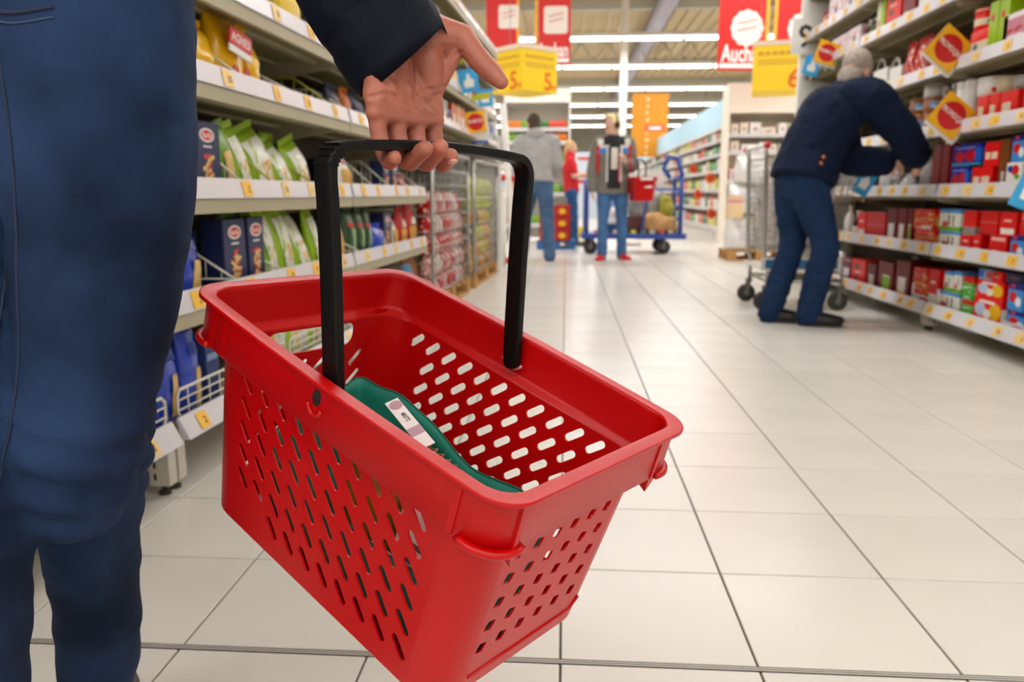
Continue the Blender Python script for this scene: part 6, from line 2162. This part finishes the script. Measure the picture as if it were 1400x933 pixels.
# ------------------------------------------------------------------ the person in front: jeans, dark jacket, hand on the basket handle
FR = V((-.58, .85, 0))
fp = thing('person', 'person in dark jacket and blue jeans carrying the red basket', 'person', FR)
def HB(q):
    return MBK @ V(q) - FR
def HF(b, n, r):
    return MBK @ (hp(b, .2445) + Rn * n + Rr * r) - FR
M_hand = mat('hand_skin', '#a9624e', .48, noise_amt=.12, noise_scale=38, bump=.12, bump_scale=420)
M_nail = mat('nail', '#dba28e', .3)
hand = MB()
WR = HB((-.1728, -.0033, .3247))
fing = {  # b at knuckle, b at bar, b at tip, tip n, tip r, radius
    'little': (-.063, -.061, -.071, .010, -.0135, .0084),
    'ring': (-.038, -.036, -.042, .0225, -.0035, .0094),
    'middle': (-.012, -.010, -.021, .0225, -.0010, .0097),
    'index': (.015, .017, -.002, .0190, -.0085, .0092),
}
mc = []
for nm, (bk_, bb, bt, tn_, tr_, r) in fing.items():
    K = HF(bk_, -.027, .046)
    PI_ = HF(bb, -.0215, .003)
    DI = HF(bb * .8 + bt * .2, -.0075, -.0165)
    T = HF(bt, tn_, tr_)
    mid = HF((bk_ + bb) / 2, -.0255, .024)
    sweep(hand, [K, mid, PI_, DI, DI.lerp(T, .55), T], [r * 1.12, r * 1.10, r * 1.04, r * 1.0, r * .98, r * .90], None, 14, 4)
    mc.append((K, r))
palm_n = (V((0, 0, .78)) - FR - HB((-.11, -.02, .28))).normalized()
for i, (K, r) in enumerate(mc):
    base = WR.lerp(HB((-.140, -.026 + .016 * i, .306)), .8)
    sweep(hand, [base, base.lerp(K, .5), K], [.0175, .0155, .0128], None, 14, 4)
# ball of the little-finger side, ball of the thumb, pad under the fingers
sweep(hand, [HB((-.155, -.020, .306)), HB((-.126, -.040, .276)), HB((-.103, -.058, .247))], [.018, .0178, .0125], None, 14, 4)
TC, TM, TI, TT = HB((-.1237, .0131, .3142)), HB((-.0992, .0391, .318)), HB((-.0668, .0406, .3003)), HB((-.0372, .0429, .2875))
sweep(hand, [HB((-.150, .010, .322)), TC, TM], [.0235, .0230, .0150], None, 14, 4)
sweep(hand, [HB((-.140, .004, .309)), HB((-.110, .004, .288)), HB((-.100, .006, .268))], [.022, .0185, .013], None, 14, 4)
sweep(hand, [TM, TM.lerp(TI, .5), TI, TI.lerp(TT, .6), TT], [.0148, .0125, .0122, .0108, .0082], None, 14, 4)
sweep(hand, [TM - V((.004, 0, .006)), HB((-.098, .026, .288)), HB((-.100, .018, .262))], [.010, .0085, .0085], None, 12, 4)
for q_ in range(2):
    sweep(hand, [HF(-.066, -.0245, .038 - .009 * q_), HF(-.024, -.0235, .036 - .009 * q_), HF(.018, -.0235, .038 - .009 * q_)], [.0095, .0105, .0095], None, 12, 5)
for i in range(3):
    a, b_ = mc[i][0], mc[i + 1][0]
    ellipsoid(hand, a.lerp(b_, .5) + palm_n * .006 + (WR - a).normalized() * .008, (.013, .011, .013), None, 12, 8)
EL = V((-.315, .885, 1.165)) - FR
sweep(hand, [HB((-.150, -.008, .310)), WR, WR.lerp(EL, .3), EL], [(.030, .024), (.029, .024), (.034, .032), (.042, .040)], None, 16, 5)
hme = voxel(hand, .0017, 6, .55)
CR = [[(-.1173, -.0533, .2443), (-.1094, -.0456, .25), (-.1013, -.0398, .2515), (-.0896, -.0328, .2469), (-.0773, -.0266, .2425)],
      [(-.1105, -.024, .2991), (-.0994, -.0239, .2806), (-.0891, -.0253, .2639), (-.0746, -.0204, .2518), (-.0633, -.0154, .2449)],
      [(-.0868, -.026, .2584), (-.0745, -.014, .2644), (-.0651, -.0051, .2707)],
      [(-.0723, .001, .2947), (-.0713, .0055, .3013), (-.0677, .0103, .3067)],
      [(-.1216, -.0473, .2639), (-.1115, -.0423, .2609)]]
pn = palm_n
segs = []
for pl in CR:
    pl = [HB(q) for q in pl]
    pl = [q - pn * q.dot(pn) for q in pl]
    segs += list(zip(pl[:-1], pl[1:]))
lo = V([min(min(a[i], b[i]) for a, b in segs) - .006 for i in range(3)])
nrm = [v.normal.copy() for v in hme.vertices]
for v, n_ in zip(hme.vertices, nrm):
    if n_.dot(pn) < .25:
        continue
    q = v.co - pn * v.co.dot(pn)
    best = 1
    for a, b in segs:
        ab = b - a
        t_ = max(0, min(1, (q - a).dot(ab) / ab.length_squared))
        best = min(best, (a + ab * t_ - q).length)
        if best < .0005:
            break
    if best < .005:
        v.co -= n_ * .0012 * math.exp(-(best / .0018) ** 2)
        v.co += n_ * .0005 * math.exp(-((best - .004) / .0015) ** 2)
# the rest of the body, coarse, joined into the same mesh
J = {k: V(v) - FR for k, v in dict(pel=(-.59, .87, .97), waist=(-.59, .89, 1.12), chest=(-.58, .90, 1.33), neck=(-.575, .90, 1.50), head=(-.57, .885, 1.645), shL=(-.365, .90, 1.42), elL=(-.315, .885, 1.165), wrL=(-.19, .869, .97),
                                   shR=(-.80, .91, 1.42), elR=(-.865, .94, 1.14), wrR=(-.87, .86, .89), haR=(-.868, .83, .76), hipL=(-.478, .825, .94), knL=(-.522, .775, .455), anL=(-.665, .985, .10), toL=(-.65, .86, .035),
                                   hipR=(-.705, .87, .94), knR=(-.585, .690, .50), anR=(-.645, .71, .09), toR=(-.65, .56, .03)).items()}
mb = MB()
side = J['shR'] - J['shL']
sweep(mb, torso_chain(J), [(.150, .105), (.160, .112), (.145, .105), (.168, .115), (.135, .085), (.06, .06)], side, 18, 5)
sweep(mb, [J['neck'] - V((0, 0, .03)), J['neck'].lerp(J['head'], .45), J['head']], [.06, .054, .05], None, 14, 4)
P, Mh = add_head(mb, J['head'], (.2, -1, -.1), (0, 0, 1))
R = limb_radii(1.0)
sweep(mb, [J['chest'].lerp(J['shL'], .5) + V((0, 0, .05)), J['shL'], J['shL'].lerp(J['elL'], .5), J['elL'], J['elL'].lerp(J['wrL'], .5)], [.06, .056, .049, .042, .036], None, 14, 4)
sweep(mb, [J['chest'].lerp(J['shR'], .5) + V((0, 0, .05)), J['shR'], J['shR'].lerp(J['elR'], .5), J['elR'], J['elR'].lerp(J['wrR'], .4), J['wrR']], [.06, .056, .049, .042, .038, .027], None, 14, 4)
add_hand(mb, J['wrR'], J['haR'], (1, 0, 0), 1, .5, -1)
LEGC = {'L': [(-.478, .83, .97), (-.474, .815, .80), (-.505, .80, .62), (-.535, .81, .49), (-.562, .862, .42), (-.615, .925, .26), (-.660, .98, .10)],
        'R': [(-.70, .875, .97), (-.655, .80, .70), (-.61, .71, .53), (-.602, .697, .43), (-.618, .705, .28), (-.643, .712, .10)]}
for q in 'LR':
    c = J['an' + q]
    n_ = len(LEGC[q])
    sweep(mb, [V(p_) - FR for p_ in LEGC[q]], [.068 - .034 * k / (n_ - 1) for k in range(n_)], None, 14, 4)
    sweep(mb, [c - V((0, 0, .02)), c.lerp(J['to' + q], .6), J['to' + q]], [(.028, .026), (.030, .016), (.024, .011)], None, 12, 3)
cme = voxel(mb, .009, 3)
bmj = bmesh.new()
bmj.from_mesh(cme)
bmj.from_mesh(hme)
body = bpy.data.meshes.new('body')
bmj.to_mesh(body)
bmj.free()
body.materials.append(M_hand)
body.polygons.foreach_set('use_smooth', [True] * len(body.polygons))
link('body', body, fp)
face_parts(P, Mh, fp)
# nails
for nm, (bk_, bb, bt, tn_, tr_, r) in [('index', fing['index'])]:
    T = HF(bt, tn_, tr_)
    DI = HF(bb * .8 + bt * .2, -.0075, -.0165)
    d = (T - DI).normalized()
    bax = (MBK.to_3x3() @ V((0, 1, 0)))
    back = d.cross(bax).normalized()
    down = MBK.to_3x3() @ (-Rr)
    if back.dot(down) < 0:
        back = -back
    Mx = Matrix((d.cross(back), d, back)).transposed()
    mb = MB().use(M_nail)
    ellipsoid(mb, T + d * .002 + back * r * .70, (.0052, .0062, .0024), Mx, 12, 8)
    mb.build('nail', None, fp)
mb = MB()
ellipsoid(mb, P(0, -.018, .042), (.079, .093, .086), Mh)
ellipsoid(mb, P(0, -.05, -.02), (.072, .052, .075), Mh)
mesh_part('hair', mb, mat('hair_dark', '#4a3a30', .8), fp, .006, 2, (.004, 60., 3.))

# jeans
M_jeans = mat('jeans_front', '#1b2a44', .85, spec=.12, noise_amt=.48, noise_scale=6, bump=.22, bump_scale=420)
for n_ in M_jeans.node_tree.nodes:      # worn, faded denim
    if n_.type == 'MAP_RANGE':
        n_.inputs[1].default_value, n_.inputs[2].default_value = .38, .66
        n_.inputs[3].default_value, n_.inputs[4].default_value = .55, 1.9
def W_(x, y, z):
    return V((x, y, z)) - FR
jm = MB()
sweep(jm, [W_(-.59, .87, .90), W_(-.59, .87, .97), W_(-.59, .88, 1.05)], [(.170, .125), (.175, .128), (.165, .120)], V((1, 0, 0)), 20, 5)
sweep(jm, [W_(-.488, .83, .99), W_(-.487, .822, .90), W_(-.487, .815, .80), W_(-.490, .80, .70), W_(-.504, .79, .60), W_(-.515, .775, .53), W_(-.525, .765, .468)],
      [(.095, .112), (.095, .110), (.091, .103), (.080, .094), (.071, .082), (.066, .076), (.060, .064)], V((1, 0, 0)), 24, 6)
sweep(jm, [W_(-.535, .845, .50), W_(-.562, .862, .43), W_(-.582, .880, .37), W_(-.615, .925, .26), W_(-.655, .975, .11)], [(.056, .060), (.060, .064), (.0565, .062), (.054, .058), (.052, .056)], V((1, 0, 0)), 22, 6)
sweep(jm, [W_(-.70, .875, .98), W_(-.690, .86, .86), W_(-.655, .80, .70), W_(-.617, .72, .56), W_(-.603, .70, .49)], [(.104, .115), (.100, .108), (.086, .092), (.071, .073), (.064, .064)], V((1, 0, 0)), 22, 6)
sweep(jm, [W_(-.600, .70, .50), W_(-.600, .695, .40), W_(-.618, .705, .28), W_(-.640, .715, .10)], [(.060, .064), (.062, .066), (.054, .06), (.052, .056)], V((1, 0, 0)), 22, 6)
jme = voxel(jm, .0055, 7, .6)
fold(jme, .0035, 7., 4., (1, 1, 2.4))
for v in jme.vertices:       # cloth breaks round the bent knee
    w_ = v.co + FR
    if .36 < w_.z < .62 and w_.x > -.72:
        k = math.exp(-((w_.z - .49) / .07) ** 2)
        v.co += v.normal * .004 * k * math.sin((w_.z + .35 * (w_.x + .5)) * 150)
jme.materials.append(M_jeans)
jeans = link('jeans', jme, fp)
M_seam = mat('jeans_seam', '#1a2742', .85)
from mathutils.bvhtree import BVHTree
bv = BVHTree.FromPolygons([v.co for v in jme.vertices], [list(p.vertices) for p in jme.polygons])
def on_jeans(p, d=V((0, -1, 0)), off=.001):
    h = bv.ray_cast(p - d * .5, d)
    return (h[0] - d * off) if h[0] is not None else p
def seam(name, pts, r, m, d=V((0, -1, 0)), off=.0005):
    # thread or fold laid on the cloth
    q = [on_jeans(V(p) - FR, -d, off) for p in catmull(pts, 6)]
    MB().use(m).tube(q, r, 6).build(name, None, jeans)
M_fade = mat('jeans_thread', '#31435f', .8)
seam('pocket_seam', [(-.555, .5, .995), (-.535, .5, .955), (-.50, .5, .94), (-.46, .5, .945)], .0022, M_seam)
seam('pocket_seam', [(-.558, .5, .985), (-.538, .5, .946), (-.50, .5, .931), (-.46, .5, .936)], .0012, M_fade)
seam('leg_seam', [(-.435, .5, .94), (-.432, .5, .80), (-.45, .5, .62), (-.475, .5, .50)], .0014, M_seam, V((.35, -.94, 0)))
seam('inner_seam', [(-.575, .5, .90), (-.565, .5, .75), (-.562, .5, .60)], .0016, M_seam)
MB().use(mat('belt_leather', '#2c1f16', .6)).rings([[W_(-.59 + .178 * math.cos(a), .875 + .132 * math.sin(a), z) for a in [2 * PI * k / 32 for k in range(32)]] for z in (1.035, 1.07)], True, True).build('belt', None, jeans)

# jacket
M_jacket = mat('jacket_navy', '#0a101d', .7, spec=.15, noise_amt=.15, noise_scale=9, bump=.5, bump_scale=28)
mb = MB()
sweep(mb, [W_(-.59, .885, 1.07), J['waist'] + V((0, 0, .02)), J['chest'], J['chest'].lerp(J['neck'], .55), J['neck'] - V((0, 0, .02))], [(.205, .155), (.20, .155), (.205, .155), (.17, .12), (.095, .09)], side, 22, 5)
sweep(mb, [J['neck'] - V((0, 0, .04)), J['neck'] + V((0, 0, .06))], [.095, .088], None, 18, 3)
sweep(mb, [J['chest'].lerp(J['shR'], .55) + V((0, 0, .04)), J['shR'], J['shR'].lerp(J['elR'], .5), J['elR'], J['elR'].lerp(J['wrR'], .5), J['elR'].lerp(J['wrR'], .95)], [.085, .082, .075, .066, .06, .05], None, 16, 4)
sweep(mb, [J['chest'].lerp(J['shL'], .55) + V((0, 0, .04)), J['shL'], J['shL'].lerp(J['elL'], .3)], [.085, .082, .078], None, 16, 4)
jk = mesh_part('jacket', mb, M_jacket, fp, .010, 4, (.010, 10., 2., (1, 1, 2.0)))
# left sleeve: open cuff turned inwards
C0 = V((-.170, .834, .913)) - FR
ax = V((.62, .31, -.78)).normalized()
cen = [J['shL'], J['shL'].lerp(J['elL'], .5), J['elL'], J['elL'].lerp(C0, .3), J['elL'].lerp(C0, .6), J['elL'].lerp(C0, .82), J['elL'].lerp(C0, .86), J['elL'].lerp(C0, .90), C0 - ax * .004, C0, C0 - ax * .004, C0 - ax * .03, C0 - ax * .06]
rad = [.082, .078, .072, .070, .066, .0635, .0585, .0610, .0580, .0555, .0525, .052, .050]
MBs = MB().use(M_jacket)
rr = []
# the cuff rim lies square to the forearm, a little wider across the palm
wide = MBK.to_3x3() @ V((.25, .75, .55))
prev = wide
for i, c in enumerate(cen):
    if i < 9:
        d = (cen[min(i + 1, 8)] - cen[max(i - 1, 0)]).normalized()
    else:
        d = ax
    a = (prev - d * prev.dot(d)).normalized()
    b = d.cross(a)
    n = 48
    ring = []
    for k in range(n):
        t_ = 2 * PI * k / n
        wr_ = 1 + .02 * noise.noise(V((math.cos(t_) * 2, math.sin(t_) * 2, i * .9))) + (.012 * math.sin(9 * t_ + i * 2.1) if i in (5, 6, 7) else 0)
        ring.append(c + (a * math.cos(t_) * rad[i] * .98 + b * math.sin(t_) * rad[i] * (.92 if i > 3 else .82)) * wr_)
    rr.append(ring)
rs = [rr[0]]
for i in range(1, len(rr)):     # puffed sections between the quilting lines
    m = 5 if i < 6 else 2
    for j in range(1, m + 1):
        t_ = j / m
        pf = 1 + (.02 * math.sin(PI * t_) if i < 6 else 0)
        ring = []
        for p, q in zip(rr[i - 1], rr[i]):
            x = p.lerp(q, t_)
            c = cen[i - 1].lerp(cen[i], t_)
            ring.append(c + (x - c) * pf)
        rs.append(ring)
sl = MBs.rings(rs, False, True).build('sleeve', None, jk)
# shoes
for q in 'LR':
    c, to = J['an' + q], J['to' + q]
    d = V((to.x - c.x, to.y - c.y, 0)).normalized()
    mb = MB()
    heel = V((c.x, c.y, .045)) - d * .04
    toe = V((to.x, to.y, .035)) + d * .04
    sdv = d.cross(V((0, 0, 1)))
    sweep(mb, [heel, heel.lerp(toe, .35), heel.lerp(toe, .75), toe], [(.038, .043), (.044, .048), (.050, .036), (.036, .026)], sdv, 14, 4)
    sweep(mb, [c - V((0, 0, .04)), c + V((0, 0, .02))], [.048, .048], None, 14, 2)
    sh = mesh_part('shoe', mb, mat('shoe_brown', '#3a2a20', .6), fp, .006, 3)
    for v in sh.data.vertices:
        v.co.z = max(v.co.z, .003)
    MB().use(M_rub).rings([ring_foot(heel, toe, sdv, z, 1.) for z in (.0005, .014)], True, False).build('sole', None, sh)

bpy.data.scenes.remove(TMP)
